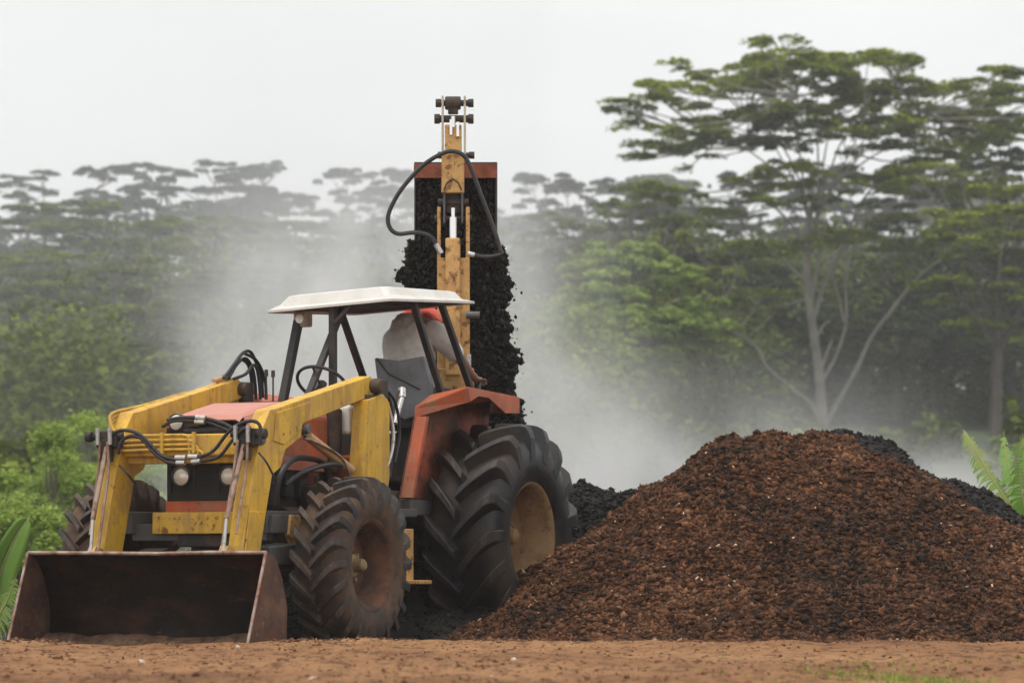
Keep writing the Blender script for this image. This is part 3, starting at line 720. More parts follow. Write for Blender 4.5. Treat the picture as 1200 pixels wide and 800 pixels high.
def fender(s):
    if s > 0:
        A = (*PL(486, 478, .60),); A = (A[0], .60, A[1]); Bq = PL(548, 454, .95); B_ = (Bq[0], .95, Bq[1]); Cq = PL(608, 466, .95); C_ = (Cq[0], .95, Cq[1])
        fender.k = (A, B_, C_)
        def on(px, py):            # a point of the front edge between B and C
            l = .95; q = PL(px, py, l); return (q[0], l, q[1])
        fl = [A, (*[PL(486, 489, .60)[0]], .60, PL(486, 489, .60)[1]), (PL(551, 470, .95)[0], .95, PL(551, 470, .95)[1]), on(560, 464), on(572, 466), on(592, 484), on(608, 484), C_, B_]
        fender.fl = fl
    fl = [(x, s*y, z) for (x, y, z) in fender.fl]; A, B_, C_ = [(x, s*y, z) for (x, y, z) in fender.k]
    mb = MB(); top = [A, B_, C_, (-3.05, s*.60, 1.95), (-1.95, s*.60, 1.93)]
    mb.add(top, [tuple(range(5)) if s < 0 else tuple(range(4, -1, -1))])
    o = mb.build('fender', M['orange'], T)
    so = o.modifiers.new('solid', 'SOLIDIFY'); so.thickness = .014; so.offset = 0
    q = MB(); q.add(fl, [(0, 1, 2, 8), (8, 2, 3, 4, 7), (4, 5, 6, 7)]); k = q.build('front_flange', M['orange'], o)
    so = k.modifiers.new('solid', 'SOLIDIFY'); so.thickness = .012; so.offset = 0
    q = MB(); q.add([(C_[0], C_[1], C_[2]-.002), (-3.05, s*.60, 1.948), (-3.05, s*.60, 1.84), (C_[0], C_[1], C_[2]-.12)], [(0, 1, 2, 3)]); k = q.build('rear_flange', M['orange'], o)
    so = k.modifiers.new('solid', 'SOLIDIFY'); so.thickness = .012; so.offset = 0
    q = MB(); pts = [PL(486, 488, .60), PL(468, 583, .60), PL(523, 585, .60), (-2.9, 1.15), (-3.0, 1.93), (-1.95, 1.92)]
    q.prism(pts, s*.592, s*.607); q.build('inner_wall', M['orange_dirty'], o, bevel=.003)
    q = MB(); e0, e1 = pts[0], pts[1]
    q.prism([e0, e1, (e1[0]-.05, e1[1]), (e0[0]-.05, e0[1])], s*.607, s*.70); q.build('front_lip', M['orange'], o, bevel=.004)
    if s > 0:
        q = MB(); u0 = PL(513, 476, .69); q.box((u0[0]+.03, .69, u0[1]-.025), (.02, .05, .05)); q.build('reflector', M['dull_orange'], o, bevel=.003)
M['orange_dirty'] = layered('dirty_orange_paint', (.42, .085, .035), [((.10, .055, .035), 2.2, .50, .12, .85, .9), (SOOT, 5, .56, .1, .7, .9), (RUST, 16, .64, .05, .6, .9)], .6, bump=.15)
fender(1); fender(-1)
mb = MB(); mb.prism([(-1.45, 1.12), (-2.0, 1.12), (-2.0, 1.02), (-1.45, 1.00)], .56, .68); mb.box((-1.25, .62, 1.02), (.5, .18, .06)); mb.build('footstep_plate', M['greymetal'], T, bevel=.006)
mb = MB(); mb.prism([(-1.18, .90), (-1.42, .90), (-1.42, .50), (-1.22, .50)], .66, .72); mb.box((-1.30, .76, .50), (.26, .22, .03)); mb.build('footstep', M['yellow_old'], T, bevel=.006)
# pipes, levers and cables by the near mast
for pts, r, mm in [([(-1.05, .62, 1.95), (-1.16, .64, 1.80), (-1.20, .66, 1.60), (-1.14, .66, 1.42), (-1.05, .64, 1.30)], .014, 'silver'),
                   ([(-1.10, .60, 1.98), (-1.30, .62, 1.86), (-1.38, .62, 1.62), (-1.30, .62, 1.40)], .012, 'hose'),
                   ([(-1.02, .58, 1.96), (-1.22, .60, 1.90), (-1.30, .60, 1.70), (-1.26, .60, 1.35), (-1.15, .60, 1.15)], .013, 'hose'),
                   ([(-1.15, .50, 1.50), (-1.30, .50, 1.62), (-1.45, .50, 1.55), (-1.50, .50, 1.30)], .015, 'hose')]:
    hose(pts, r, m=mm, name='hydraulic_hose' if mm == 'hose' else 'steel_pipe')
mb = MB(); mb.box((-1.30, .50, 1.44), (.16, .12, .30)); mb.cyl((-1.35, .55, 1.72), (-1.45, .58, 1.95), .012); mb.box((-1.2, .45, 1.22), (.25, .2, .25)); mb.build('valve_block', M['greasy'], T, bevel=.01)
mb = MB(); mb.cyl((-1.50, .52, 1.70), (-1.62, .52, 1.90), .022, 10); mb.cyl((-1.62, .52, 1.90), (-1.66, .50, 1.97), .03, 10); mb.build('filler_cap', M['silver'], T, smooth=True)
hose([(-.55, .48, 1.20), (-.40, .50, 1.36), (-.15, .50, 1.40), (.1, .50, 1.38), (.25, .48, 1.25), (.25, .45, 1.05)], .022)
hose([(-.60, .58, 1.35), (-.30, .60, 1.36), (.05, .58, 1.30), (.2, .5, 1.20)], .020, m='hose', name='hydraulic_hose')
hose([(-.62, .60, 1.28), (-.40, .63, 1.42), (.0, .62, 1.52), (.1, .6, 1.53)], .009, m='edge', name='steel_pipe')

# ---- rear digger: boom, arm, rear bucket (cross plane behind the seat)
D0 = t2w(-3.45, 0, 0)          # the digger is slewed to stand square to the view
def LD(px, py, x):
    Y = D0.y-x; return ((px-600)*Y/F-D0.x, CAMZ+(HZ-py)*Y/F)
RX = 0.0
FRAME = ((-3.45, 0, 0), (0, 0, TH))
def rp(px, py, x=RX): l, z = LD(px, py, x); return (l, z)
def rbox(mb, x0, y0, x1, y1, dx, x=RX):
    """photo box on the cross plane x, thickness dx"""
    a = LD(x0, y0, x); b = LD(x1, y1, x)
    mb.box((x, (a[0]+b[0])/2, (a[1]+b[1])/2), (dx, abs(b[0]-a[0]), abs(a[1]-b[1])))
mb = MB(); rbox(mb, 512.5, 303, 550.5, 470, .16)
l0, z0 = rp(531, 470); mb.box((RX, l0, 1.75), (.20, .34, .95))
boom = mb.build('boom', M['yellow_old'], T, bevel=.01)
mb = MB(); rbox(mb, 522, 279, 539.5, 440, .06, RX+.10); ridge = mb.build('boom_cylinder_cover', M['yellow_old'], T, bevel=.012)
mb = MB(); rbox(mb, 512.5, 243, 516.5, 308, .10, RX+.02); rbox(mb, 546, 243, 550.5, 308, .10, RX+.02); mb.split('boom_cheek_plate', M['yellow_old'], boom, bevel=.004)
mb = MB(); a = rp(531, 279, RX+.06); b = rp(531, 255, RX+.06); c2 = rp(531, 244, RX+.06)
mb.tube([(RX+.08, a[0], a[1]-.1), (RX+.08, b[0], b[1]), (RX+.08, b[0], b[1]+.005), (RX+.08, c2[0], c2[1])], [.032, .032, .018, .018], 14); mb.build('piston_rod', M['chrome'], T, smooth=True)
mb = MB(); rbox(mb, 517.5, 181, 544, 227, .15); rbox(mb, 521.5, 147, 541, 182, .12); arm2 = mb.build('dipper_arm', M['yellow_old'], T, bevel=.01)
mb = MB(); rbox(mb, 519.5, 226, 522, 262, .10); rbox(mb, 540.5, 226, 543, 262, .10); mb.split('arm_cheek_plate', M['greymetal'], arm2, bevel=.003)
mb = MB(); rbox(mb, 523, 228, 539.5, 250, .07, RX-.04); mb.build('arm_end', M['greasy'], arm2, bevel=.005)
mb = MB(); rbox(mb, 517.5, 113, 520, 190, .09, RX); rbox(mb, 543.5, 113, 546, 190, .09, RX); mb.split('side_link', M['beige'], T, bevel=.003)
mb = MB()
for (y, x0, x1, r) in [(121, 510.5, 555, .026), (139.5, 509, 555, .030), (182, 513, 556, .022), (237, 513, 549, .022), (256, 509, 553, .020)]:
    mb = MB(); a = rp(x0, y); b = rp(x1, y); mb.cyl((RX, a[0], a[1]), (RX, b[0], b[1]), r, 12)
    for (p_, q_) in ((a, 1), (b, -1)): mb.cyl((RX, p_[0]+q_*.0, p_[1]), (RX, p_[0]+q_*.045, p_[1]), r*1.35, 8)
    mb.build('pivot_pin', M['greasy'], T, bevel=.003)

mb = MB(); a = rp(521.5, 121); b = rp(540, 121); mb.tube([(RX, a[0], a[1]), (RX, b[0], b[1])], .055, 16); rbox(mb, 525, 124, 537, 134, .06); mb.build('link_roller', M['greasy'], T, bevel=.01)
mb = MB(); a = rp(531, 137, RX+.02); b = rp(531, 150, RX+.02); mb.tube([(RX+.05, a[0], a[1]), (RX+.05, b[0], b[1])], .02, 10); rbox(mb, 527, 140, 530, 158, .01, RX+.07); rbox(mb, 535, 143, 538, 160, .01, RX+.07); mb.build('piston_rod', M['chrome'], T)
# chevron weld on the arm
mb = MB(); mb.tube([(RX+.078, *rp(520, 223, RX+.078)), (RX+.078, *rp(524, 214, RX+.078)), (RX+.078, *rp(530.5, 210, RX+.078)), (RX+.078, *rp(537, 214, RX+.078)), (RX+.078, *rp(541, 223, RX+.078))], .006, 6); mb.build('weld_seam', M['greasy'], arm2)
HX = RX+.14
hz = [(516, 295), (505, 277.5), (487, 272.5), (467, 274), (457, 267), (455, 252), (465, 230), (480, 210), (497.5, 192.5), (517, 180.5), (531, 177.5), (544, 183), (553, 200), (565, 232), (580, 272), (586, 292), (587, 298), (570, 301), (551, 298)]
hose([(HX, *LD(a, b, HX)) for a, b in hz], .018, n=5)
mb = MB(); mb.cyl((HX, *LD(511, 286, HX)), (HX, *LD(517, 297, HX)), .024, 10); mb.cyl((HX, *LD(548, 297, HX)), (HX, *LD(556, 299, HX)), .022, 10); mb.split('hose_fitting', M['silver'], T)
# small grey fittings by the boom foot
mb = MB(); a = LD(555, 369, RX+.1); mb.cyl((RX+.1, a[0]-.06, a[1]), (RX+.1, a[0]+.05, a[1]), .03, 10); mb.build('pin_boss', M['greymetal'], T)
mb = MB(); rbox(mb, 547, 415, 552, 450, .03, RX+.1); mb.build('steel_pipe', M['silver'], T)
FRAME_D = FRAME; FRAME = None
mb = MB(); mb.box((-3.35, .0, 1.45), (.35, .9, .5)); mb.box((-3.15, 0, 1.05), (.5, .6, .5)); mb.build('digger_mount', M['greasy'], T, bevel=.02)
mb = MB()
for y in (-.05, .1, .25, .4): mb.cyl((-3.10, y, 1.7), (-3.08, y, 2.06), .009, 8)
mb.cyl((-3.20, .36, 1.7), (-3.345, .362, 2.13), .011, 8); mb.cyl((-3.20, -.28, 1.7), (-3.345, -.276, 2.13), .011, 8)
lv = mb.split('control_lever', M['greymetal'], T)
# rear bucket
FRAME = FRAME_D
BX = -.27
def rb(px, py, x=BX): l, z = LD(px, py, x); return (l, z)
tlx, trx = rb(484.5, 192), rb(582.5, 192); bl, brr = rb(484, 285), rb(583, 285)
mb = MB(); lc_ = (tlx[0]+trx[0])/2; wd = trx[0]-tlx[0]
mb.box((BX-.60, lc_, 3.62), (.02, wd, .76)); mb.box((BX-.32, tlx[0]+.012, 3.59), (.56, .014, .70)); mb.box((BX-.32, trx[0]-.012, 3.59), (.56, .014, .70)); mb.box((BX-.30, lc_, tlx[1]-.01), (.60, wd-.04, .016))
rbk = mb.build('rear_bucket', M['greasy'], T, bevel=.004)
mb = MB(); a = rb(485, 192.5); b = rb(582, 209); mb.box((BX+.012, (a[0]+b[0])/2, (a[1]+b[1])/2), (.022, b[0]-a[0], a[1]-b[1])); mb.build('bucket_lip', M['dull_orange'], rbk, bevel=.003)

FRAME = None
# ------------------------------------------------------------------ compost: clods
def blobs(centres, sizes, tints, flat=1.0, seed=1, detail=1):
    """irregular little lumps, merged: a jittered icosahedron (detail 1) or octahedron each"""
    r = np.random.default_rng(seed)
    if detail == 1:
        t = (1+5**.5)/2
        bv = np.array([(-1,t,0),(1,t,0),(-1,-t,0),(1,-t,0),(0,-1,t),(0,1,t),(0,-1,-t),(0,1,-t),(t,0,-1),(t,0,1),(-t,0,-1),(-t,0,1)], float); bv /= np.linalg.norm(bv[0])
        bf = np.array([(0,11,5),(0,5,1),(0,1,7),(0,7,10),(0,10,11),(1,5,9),(5,11,4),(11,10,2),(10,7,6),(7,1,8),(3,9,4),(3,4,2),(3,2,6),(3,6,8),(3,8,9),(4,9,5),(2,4,11),(6,2,10),(8,6,7),(9,8,1)])
    else:
        bv = np.array([(1,0,0),(-1,0,0),(0,1,0),(0,-1,0),(0,0,1),(0,0,-1)], float)
        bf = np.array([(0,2,4),(2,1,4),(1,3,4),(3,0,4),(2,0,5),(1,2,5),(3,1,5),(0,3,5)])
    n = len(centres); nv = len(bv)
    v = np.repeat(bv[None], n, 0)*(r.uniform(.55, 1.25, (n, nv, 1)))
    v = v*r.uniform([.45, .45, .35*flat], [1.5, 1.5, 1.2*flat], (n, 3))[:, None]
    tl_ = r.normal(0, .6, n)[:, None]; ct_, st_ = np.cos(tl_), np.sin(tl_); v = np.stack([v[..., 0]*ct_-v[..., 2]*st_, v[..., 1], v[..., 0]*st_+v[..., 2]*ct_], -1)
    a = r.uniform(0, 6.28, n); ca, sa = np.cos(a)[:, None], np.sin(a)[:, None]
    x = v[..., 0]*ca-v[..., 1]*sa; y = v[..., 0]*sa+v[..., 1]*ca; v = np.stack([x, y, v[..., 2]], -1)
    v = v*np.asarray(sizes)[:, None, None]+np.asarray(centres)[:, None]
    f = bf[None]+(np.arange(n)*nv)[:, None, None]
    return v.reshape(-1, 3), f.reshape(-1, 3), np.repeat(tints, len(bf))
M['clods'] = tint_mat('compost_clods', [(0, (.008, .007, .006)), (.20, (.028, .014, .007)), (.5, (.080, .033, .015)), (.75, (.130, .056, .026)), (.93, (.20, .10, .05)), (.97, (.40, .28, .18)), (1, (.65, .58, .50))], rough=.9)
M['black_clods'] = tint_mat('black_compost_clods', [(0, (.006, .006, .006)), (.6, (.013, .012, .011)), (.95, (.03, .025, .022)), (1, (.07, .05, .04))], rough=.8)
M['heap'] = layered('brown_compost', (.065, .028, .015), [((.013, .009, .007), 2.2, .53, .08, .8), ((.14, .06, .028), 9, .54, .1, .7), ((.01, .008, .006), 16, .53, .08, .8)], .95, bump=1, bscale=55)
M['heap_black'] = layered('black_compost', (.010, .009, .009), [((.022, .018, .016), 6, .54, .1, .6)], .9, bump=1, bscale=55)

def pile(name, cx, cy, R, H, prof, res, nclod, mh, mc, seed, tintfn, size=(.012, .045), stretch=(1, 1), right=None, pw=3, label='', cat=None):
    g_ = np.linspace(-1, 1, res); U, W = np.meshgrid(g_, g_); X = cx+U*R*1.15*np.where(U < 0, stretch[0], right or stretch[0]); Y = cy+W*R*1.15*stretch[1]
    def hfun(X, Y):
        dx = (X-cx)/np.where(X < cx, stretch[0], right or stretch[0]); dy = (Y-cy)/stretch[1]
        r = np.hypot(dx, dy)/R; r = r*(1+.06*fbm(np.arctan2(dy, dx)*1.3+5, r*1.2, 3, seed))
        z = H*np.interp(r, prof[0], prof[1])
        z = z+np.clip((1.1-r)*4, 0, 1)*(.15*fbm(X*1.4, Y*1.4, 3, seed+3)+.075*fbm(X*5, Y*5, 3, seed+5)+.05*fbm(X*14, Y*14, 3, seed+7, .75))
        return z
    Z = hfun(X, Y)
    V = np.stack([X.ravel()-cx, Y.ravel()-cy, Z.ravel()], 1); i = (np.arange(res-1)[:, None]*res+np.arange(res-1)[None]).ravel()
    o = np_mesh(name, V, np.stack([i, i+1, i+1+res, i+res], 1), mh, smooth=True); o.location = (cx, cy, 0)
    tag(o, label, cat)
    r = np.random.default_rng(seed)
    rad = R*np.sqrt(r.uniform(0, 1.06, nclod)); an = r.uniform(0, 2*math.pi, nclod)
    px = cx+rad*np.cos(an)*np.where(np.cos(an) < 0, stretch[0], right or stretch[0]); py = cy+rad*np.sin(an)*stretch[1]
    keep = (py < cy+.8*stretch[1]*R*.6); px, py = px[keep], py[keep]; n = len(px)
    pz = hfun(px, py); sz = size[0]+(size[1]-size[0])*r.uniform(0, 1, n)**pw
    tn = tintfn(px, py, r.uniform(0, 1, n), r)
    v, f, t = blobs(np.stack([px-cx, py-cy, pz], 1), sz, tn, .8, seed+1, 0)
    c = np_mesh('clods', v, f, mc, o, attr=t); c['kind'] = 'stuff'
    return o, hfun
def brown_tint(px, py, u, r):
    patch = fbm(px*1.3+4, py*1.3, 3, 77)*.45+fbm(px*6, py*6, 4, 78, .8)*.5
    t = .46+.32*(u-.5)*2+patch*.65
    t = np.clip(t, 0, .93)
    t[r.uniform(0, 1, len(t)) < .0015] = .985
    return t
big, hbig = pile('compost_heap', 1.98, 28.15, 2.6, 1.66, ([0, .08, .18, .5, .9, 1.0, 1.2], [1.0, .985, .92, .56, .12, .035, -.03]), 640, 380000, M['heap'], M['clods'], 11, brown_tint,
     label='large reddish brown compost heap beside the rear wheel', cat='compost heap', stretch=(.98, 1.0), right=1.55, size=(.005, .040), pw=5)
# pale wood chips and scraps lying on the heap
r = np.random.default_rng(3); mb = MB()
for k in range(60):
    an = r.uniform(math.pi*1.0, 2*math.pi); rad = 2.7*math.sqrt(r.uniform(.02, 1)); X = 1.98+rad*.93*math.cos(an)*(.98 if math.cos(an) < 0 else 1.5); Y = 28.15+rad*.93*math.sin(an)
    Z = float(hbig(np.array([X]), np.array([Y]))[0])+.03; L_ = r.uniform(.01, .035)
    mb.box((X-1.98, Y-28.15, Z), (L_, .012, .008), (r.uniform(-.6, .6), r.uniform(-.8, .8), r.uniform(0, 3.1)))
q = mb.build('wood_chips', mat('pale_wood_chip', (.50, .33, .20), .8), big); q['kind'] = 'stuff'
dark_tint = lambda px, py, u, r: np.clip(u, 0, 1)
pile('black_compost_heap', .75, 31.2, 2.0, 1.27, ([0, .15, .35, .7, 1.0, 1.2], [1, .98, .87, .45, .05, -.03]), 220, 70000, M['heap_black'], M['black_clods'], 31, dark_tint, size=(.008, .04), pw=4, stretch=(1.15, .8),
     label='low black compost heap between the rear wheel and the brown heap', cat='compost heap')
pile('black_compost_heap', 2.90, 30.7, 3.1, 1.66, ([0, .1, .3, .7, 1.0, 1.2], [1, .98, .80, .36, .05, -.03]), 220, 80000, M['heap_black'], M['black_clods'], 37, dark_tint, size=(.008, .04), pw=4, stretch=(1.0, .75),
     label='black compost heap showing behind the right shoulder of the brown heap', cat='compost heap')
pile('black_compost_heap', -1.05, 28.9, 2.0, .62, ([0, .15, .35, .7, 1.0, 1.2], [1, .98, .87, .5, .08, -.03]), 160, 20000, M['heap_black'], M['black_clods'], 41, dark_tint, size=(.008, .035), stretch=(1.2, .8),
     label='low black compost heap on the ground under the tractor', cat='compost heap')

# compost pouring out of the rear bucket: a ragged black column of clods
def falling():
    r = np.random.default_rng(5)
    ys = np.array([208, 240, 275, 300, 325, 340, 370, 400, 430, 460, 520, 590]); xl = np.array([486, 485, 483, 474, 471, 482, 492, 500, 508, 514, 510, 500]); xr = np.array([581, 582, 583, 588, 594, 596, 594, 598, 604, 606, 612, 622])
    n = 120000; y = 208+(590-208)*r.uniform(0, 1, n)**.9
    a = np.interp(y, ys, xl); b = np.interp(y, ys, xr)
    a = a+11*fbm(y*.05, y*0, 5, 61, .85)*(y > 280); b = b+18*fbm(y*.05+9, y*0+2, 5, 62, .85)-2
    m_ = r.normal(0, .30, n)+.5; edge = r.uniform(0, 1, n); px = a+(b-a)*np.clip(np.where(edge < .75, r.uniform(0, 1, n), m_), 0, 1)
    # a sparse fringe of crumbs
    fr_ = r.uniform(0, 1, n) < .12; inb = y > 285
    px = np.where(fr_ & inb, px+r.normal(0, 8, n)*r.uniform(.2, 1.2, n), px)
    depth = r.uniform(-.02, .50, n); Yw = D0.y-BX+depth
    Yw = np.where(y < 280, D0.y-BX+.03+r.uniform(0, .3, n), Yw)
    xw = (px-600)*(D0.y-BX)/F; z = CAMZ+(HZ-y)*(D0.y-BX)/F
    sz = .006+.032*r.uniform(0, 1, n)**2.5; sz = np.where(fr_ & inb, sz*.4, sz*.85)
    inbk = z > 3.3; xw = np.where(inbk, np.clip(xw, tlx[0]+D0.x+.05, trx[0]+D0.x-.05), xw)
    v, f, t = blobs(np.stack([xw, Yw, z], 1), sz, r.uniform(0, .95, n), 1.5, 9, 0)
    base = Vector((D0.x, D0.y+.5, 0)); w = v-np.array([base.x, base.y, 0])
    o = np_mesh('falling_compost', w, f, M['black_clods'], attr=t); o.location = (base.x, base.y, 0)
    tag(o, 'black compost pouring in a ragged column out of the raised rear bucket', 'compost', kind='stuff')
falling()

# ------------------------------------------------------------------ foreground scatter
r = np.random.default_rng(17); n = 9000
Y = r.uniform(14.5, 24.6, n); X = r.uniform(-1, 1, n)*Y*.16; c = np.stack([X, Y, terrain(X, Y)+.002], 1)
v, f, t = blobs(c, .003+.018*r.uniform(0, 1, n)**5, np.clip(.80+.12*r.normal(0, 1, n), .45, .95), .5, 5, 0)
o = np_mesh('loose_soil', v, f, M['clods'], attr=t); tag(o, 'crumbs of brown soil strewn over the foreground', kind='stuff')
n = 5200; X = np.linspace(-4.5, 5, n)+r.normal(0, .02, n); Y = 24.38+r.normal(0, .22, n)-.1*np.clip((X-.3)/2, 0, 1)
keep = (vnoise(X*2.2, Y*2.0, 4) > .42)
X, Y = X[keep], Y[keep]; c = np.stack([X, Y, terrain(X, Y)+.002], 1); n = len(X)
v, f, t = blobs(c, .006+.022*r.uniform(0, 1, n)**3, np.clip(.72+.18*r.normal(0, 1, n), .3, .95), .6, 6, 0)
o = np_mesh('soil_clods', v, f, M['clods'], attr=t); tag(o, 'clods along the edge of the brown earth bank', kind='stuff')
r = np.random.default_rng(23); n = 70; Y = r.uniform(15, 24, n); X = r.uniform(-1, 1, n)*Y*.15; c = np.stack([X, Y, terrain(X, Y)+.004], 1)
v, f, t = blobs(c, r.uniform(.008, .024, n), np.where(r.uniform(0, 1, n) < .08, .99, r.uniform(.35, .85, n)), .7, 8, 1)
o = np_mesh('scattered_lumps', v, f, M['clods'], attr=t); tag(o, 'larger lumps of earth and pale pebbles lying on the bare foreground', kind='stuff')
def grass(name, spots, label, seed, h=(.008, .028)):
    r = np.random.default_rng(seed); V = []; Q = []; T_ = []
    for (cx, cy, rad, cnt) in spots:
        for _ in range(cnt):
            x = cx+r.normal(0, rad); y = cy+r.normal(0, rad*2.2); z = float(terrain(np.array([x]), np.array([y]))[0])
            hh = r.uniform(*h); a = r.uniform(0, 6.28); w = .0035; dx, dy = math.cos(a)*w, math.sin(a)*w; lx_, ly_ = r.normal(0, hh*.4), r.normal(0, hh*.4)
            k = len(V); V += [(x-dx, y-dy, z), (x+dx, y+dy, z), (x+lx_*.4+dx*.6, y+ly_*.4+dy*.6, z+hh*.6), (x+lx_*.4-dx*.6, y+ly_*.4-dy*.6, z+hh*.6), (x+lx_, y+ly_, z+hh), (x+lx_, y+ly_, z+hh)]
            Q += [(k, k+1, k+2, k+3), (k+3, k+2, k+4, k+5)]; t = r.uniform(.1, 1); T_ += [t, t]
    V = np.array(V); V[5::6] += .001
    o = np_mesh(name, V, np.array(Q), M['leaf_bright'], attr=np.array(T_)); tag(o, label, kind='stuff')
sp = [(1.75, 16.3, .12, 260), (1.6, 16.9, .14, 160), (1.95, 16.2, .12, 160), (1.85, 18, .2, 90), (.9, 16.0, .25, 30), (-.2, 16.2, .3, 25), (2.6, 19, .3, 40)]
grass('grass', sp, 'short green grass tufts at the bottom right of the bare ground', 4)

# ------------------------------------------------------------------ vegetation
def leaf_quads(cen, size, tilt, r, aspect=(.45, .8)):
    n = len(cen)
    nz = np.stack([r.normal(0, tilt, n), r.normal(0, tilt, n), np.ones(n)], 1); nz /= np.linalg.norm(nz, axis=1)[:, None]
    a = r.uniform(0, 2*math.pi, n); d = np.stack([np.cos(a), np.sin(a), np.zeros(n)], 1)
    u = d-nz*(d*nz).sum(1)[:, None]; u /= np.linalg.norm(u, axis=1)[:, None]; w = np.cross(nz, u)
    s = np.asarray(size)[:, None]; asp = r.uniform(*aspect, n)[:, None]
    p0 = cen-u*s; p1 = cen+w*s*asp; p2 = cen+u*s; p3 = cen-w*s*asp
    V = np.stack([p0, p1, p2, p3], 1).reshape(-1, 3); Q = np.arange(4*n).reshape(-1, 4)
    return V, Q
def pad_leaves(pads, dens, size, r, tilt=.55):
    """pads: (x,y,z,rx,ry,rz,tint). Flat layered foliage made of many small domed clumps."""
    Cn = []; Tn = []
    for (x, y, z, rx, ry, rz, tint) in pads:
        nc = max(5, int(rx*ry*1.6*1.3)); a = r.uniform(0, 6.28, nc); q = np.sqrt(r.uniform(0, 1, nc))*(1+.22*np.sin(a*3+x)+.12*np.sin(a*5+y))
        cx = x+np.cos(a)*q*rx; cy = y+np.sin(a)*q*ry; cz = z+rz*(.5-.8*q**2)+r.uniform(-.4, .4, nc)*rz
        cr = r.uniform(.45, 1.05, nc)*min(1.1, .34*math.sqrt(rx)+.3)
        ct = tint+r.normal(0, .13, nc)
        m_ = int(dens*rx*ry/nc)+4
        for k in range(nc):
            aa = r.uniform(0, 6.28, m_); qq = np.sqrt(r.uniform(0, 1, m_))*cr[k]
            g_ = np.stack([np.cos(aa)*qq, np.sin(aa)*qq*.8, r.uniform(-1, 1, m_)*.09-qq*qq*.22/cr[k]], 1)
            Cn.append(g_+np.array([cx[k], cy[k], cz[k]])); Tn.append(np.clip(ct[k]+r.normal(0, .10, m_), 0, 1))
    Cn = np.concatenate(Cn); Tn = np.concatenate(Tn)
    V, Q = leaf_quads(Cn, r.uniform(.55, 1.3, len(Cn))*size, tilt, r)
    return V, Q, Tn
def limb(mb, a, b, r0, r1, sag, r, k=6, n=5, wob=.05):
    a, b = Vector(a), Vector(b); L_ = (b-a).length; pts = []; rr = []
    for i in range(n+1):
        t = i/n; p = a.lerp(b, t); p.z += -sag*L_*math.sin(t*math.pi)*1.0
        if 0 < i < n: p += Vector((r.normal(0, wob*L_*.3), r.normal(0, wob*L_*.3), r.normal(0, wob*L_*.2)))
        pts.append(p); rr.append(r0+(r1-r0)*t)
    mb.tube(pts, rr, k, cap=False); return pts

def umbrella_tree(H, R, seed, tiers=4, leafm='leaf', dens=190, size=.17, fork=.42, tint=.5, mesh_only=True):
    """a tall albizia: forked pale trunk, spreading limbs, flat layered crown"""
    r = np.random.default_rng(seed); pads = []; mb = MB()
    lean = Vector((r.normal(0, .05)*H, r.normal(0, .05)*H, 0)); fk = Vector((0, 0, 0))+lean*.4+Vector((0, 0, H*fork))
    limb(mb, (0, 0, -1.5), fk, R*.048+.10, R*.034+.07, 0, r, 8, 5, .02)
    nl = 5; mains = []
    for i in range(nl):
        a = 2*math.pi*(i+r.uniform(-.3, .3))/nl; d = R*r.uniform(.25, .55)
        e_ = fk+Vector((math.cos(a)*d, math.sin(a)*d, H*(1-fork)*r.uniform(.45, .75))); limb(mb, fk, e_, R*.026+.05, .07, .06, r, 6, 4); mains.append(e_)
    for t in range(tiers):
        zt = H*(.50+.50*(t+.5)/tiers); rt = R*math.sqrt(max(.12, 1-((t)/tiers)**1.8)); npd = int(3+rt*.75)
        for i in range(npd):
            a = 2*math.pi*(i+r.uniform(-.4, .4))/npd+t; q = rt*(r.uniform(.35, .95) if i else .1)
            pr = R*r.uniform(.20, .36); x = math.cos(a)*q+lean.x; y = math.sin(a)*q+lean.y; z = zt-q*q/(R*R)*H*.10+r.normal(0, H*.028)
            pads.append((x, y, z, pr, pr*r.uniform(.75, 1.2), r.uniform(.35, .7)*(.5+pr*.16), tint+(t/tiers-.5)*.12+r.normal(0, .10)))
            src = min(mains, key=lambda m_: (m_-Vector((x, y, z))).length)
            pt = limb(mb, src, (x, y, z-.25), .06, .025, .05, r, 5, 4)
            for _ in range(3): aa = r.uniform(0, 6.28); limb(mb, pt[-2], (x+math.cos(aa)*pr*.7, y+math.sin(aa)*pr*.7, z), .03, .012, 0, r, 4, 3)
    V, Q, T_ = pad_leaves(pads, dens, size, r)
    return mb, (V, Q, T_)
def bushy_tree(H, R, seed, dens=150, size=.17, tint=.5):
    r = np.random.default_rng(seed); pads = []; mb = MB(); limb(mb, (0, 0, -1.5), (0, 0, H*.6), R*.06+.06, .08, 0, r, 8, 5, .03)
    for i in range(int(16+R*2.2)):
        u = r.normal(0, 1, 3); u /= np.linalg.norm(u); u[2] = abs(u[2])*1.0-.25
        x, y, z = u[0]*R*.75, u[1]*R*.75, H*.55+u[2]*H*.42
        pr = R*r.uniform(.22, .40); pads.append((x, y, z, pr, pr, pr*.55, tint+u[2]*.08+r.normal(0, .12)))
        limb(mb, (0, 0, H*.45), (x, y, z), .07, .02, .02, r, 5, 4)
    V, Q, T_ = pad_leaves(pads, dens*1.3, size, r, .9)
    return mb, (V, Q, T_)
protos = {}
def proto(kind, i):
    key = (kind, i)
    if key not in protos:
        if kind == 'u': mb, L3 = umbrella_tree(14, 6.2, 100+i*7, tiers=5+i % 2, dens=420, size=.115)
        else: mb, L3 = bushy_tree(10, 4.6, 300+i*7, dens=330, size=.12)
        tm = bpy.data.meshes.new('trunk'); tm.from_pydata(mb.v, [], mb.f); tm.update(); tm.shade_smooth(); tm.materials.append(M['bark_dark'])
        o = np_mesh('crown', L3[0], L3[1], None, attr=L3[2]); cm = o.data; bpy.data.objects.remove(o)
        protos[key] = (tm, cm)
    return protos[key]
crown_meshes = {}
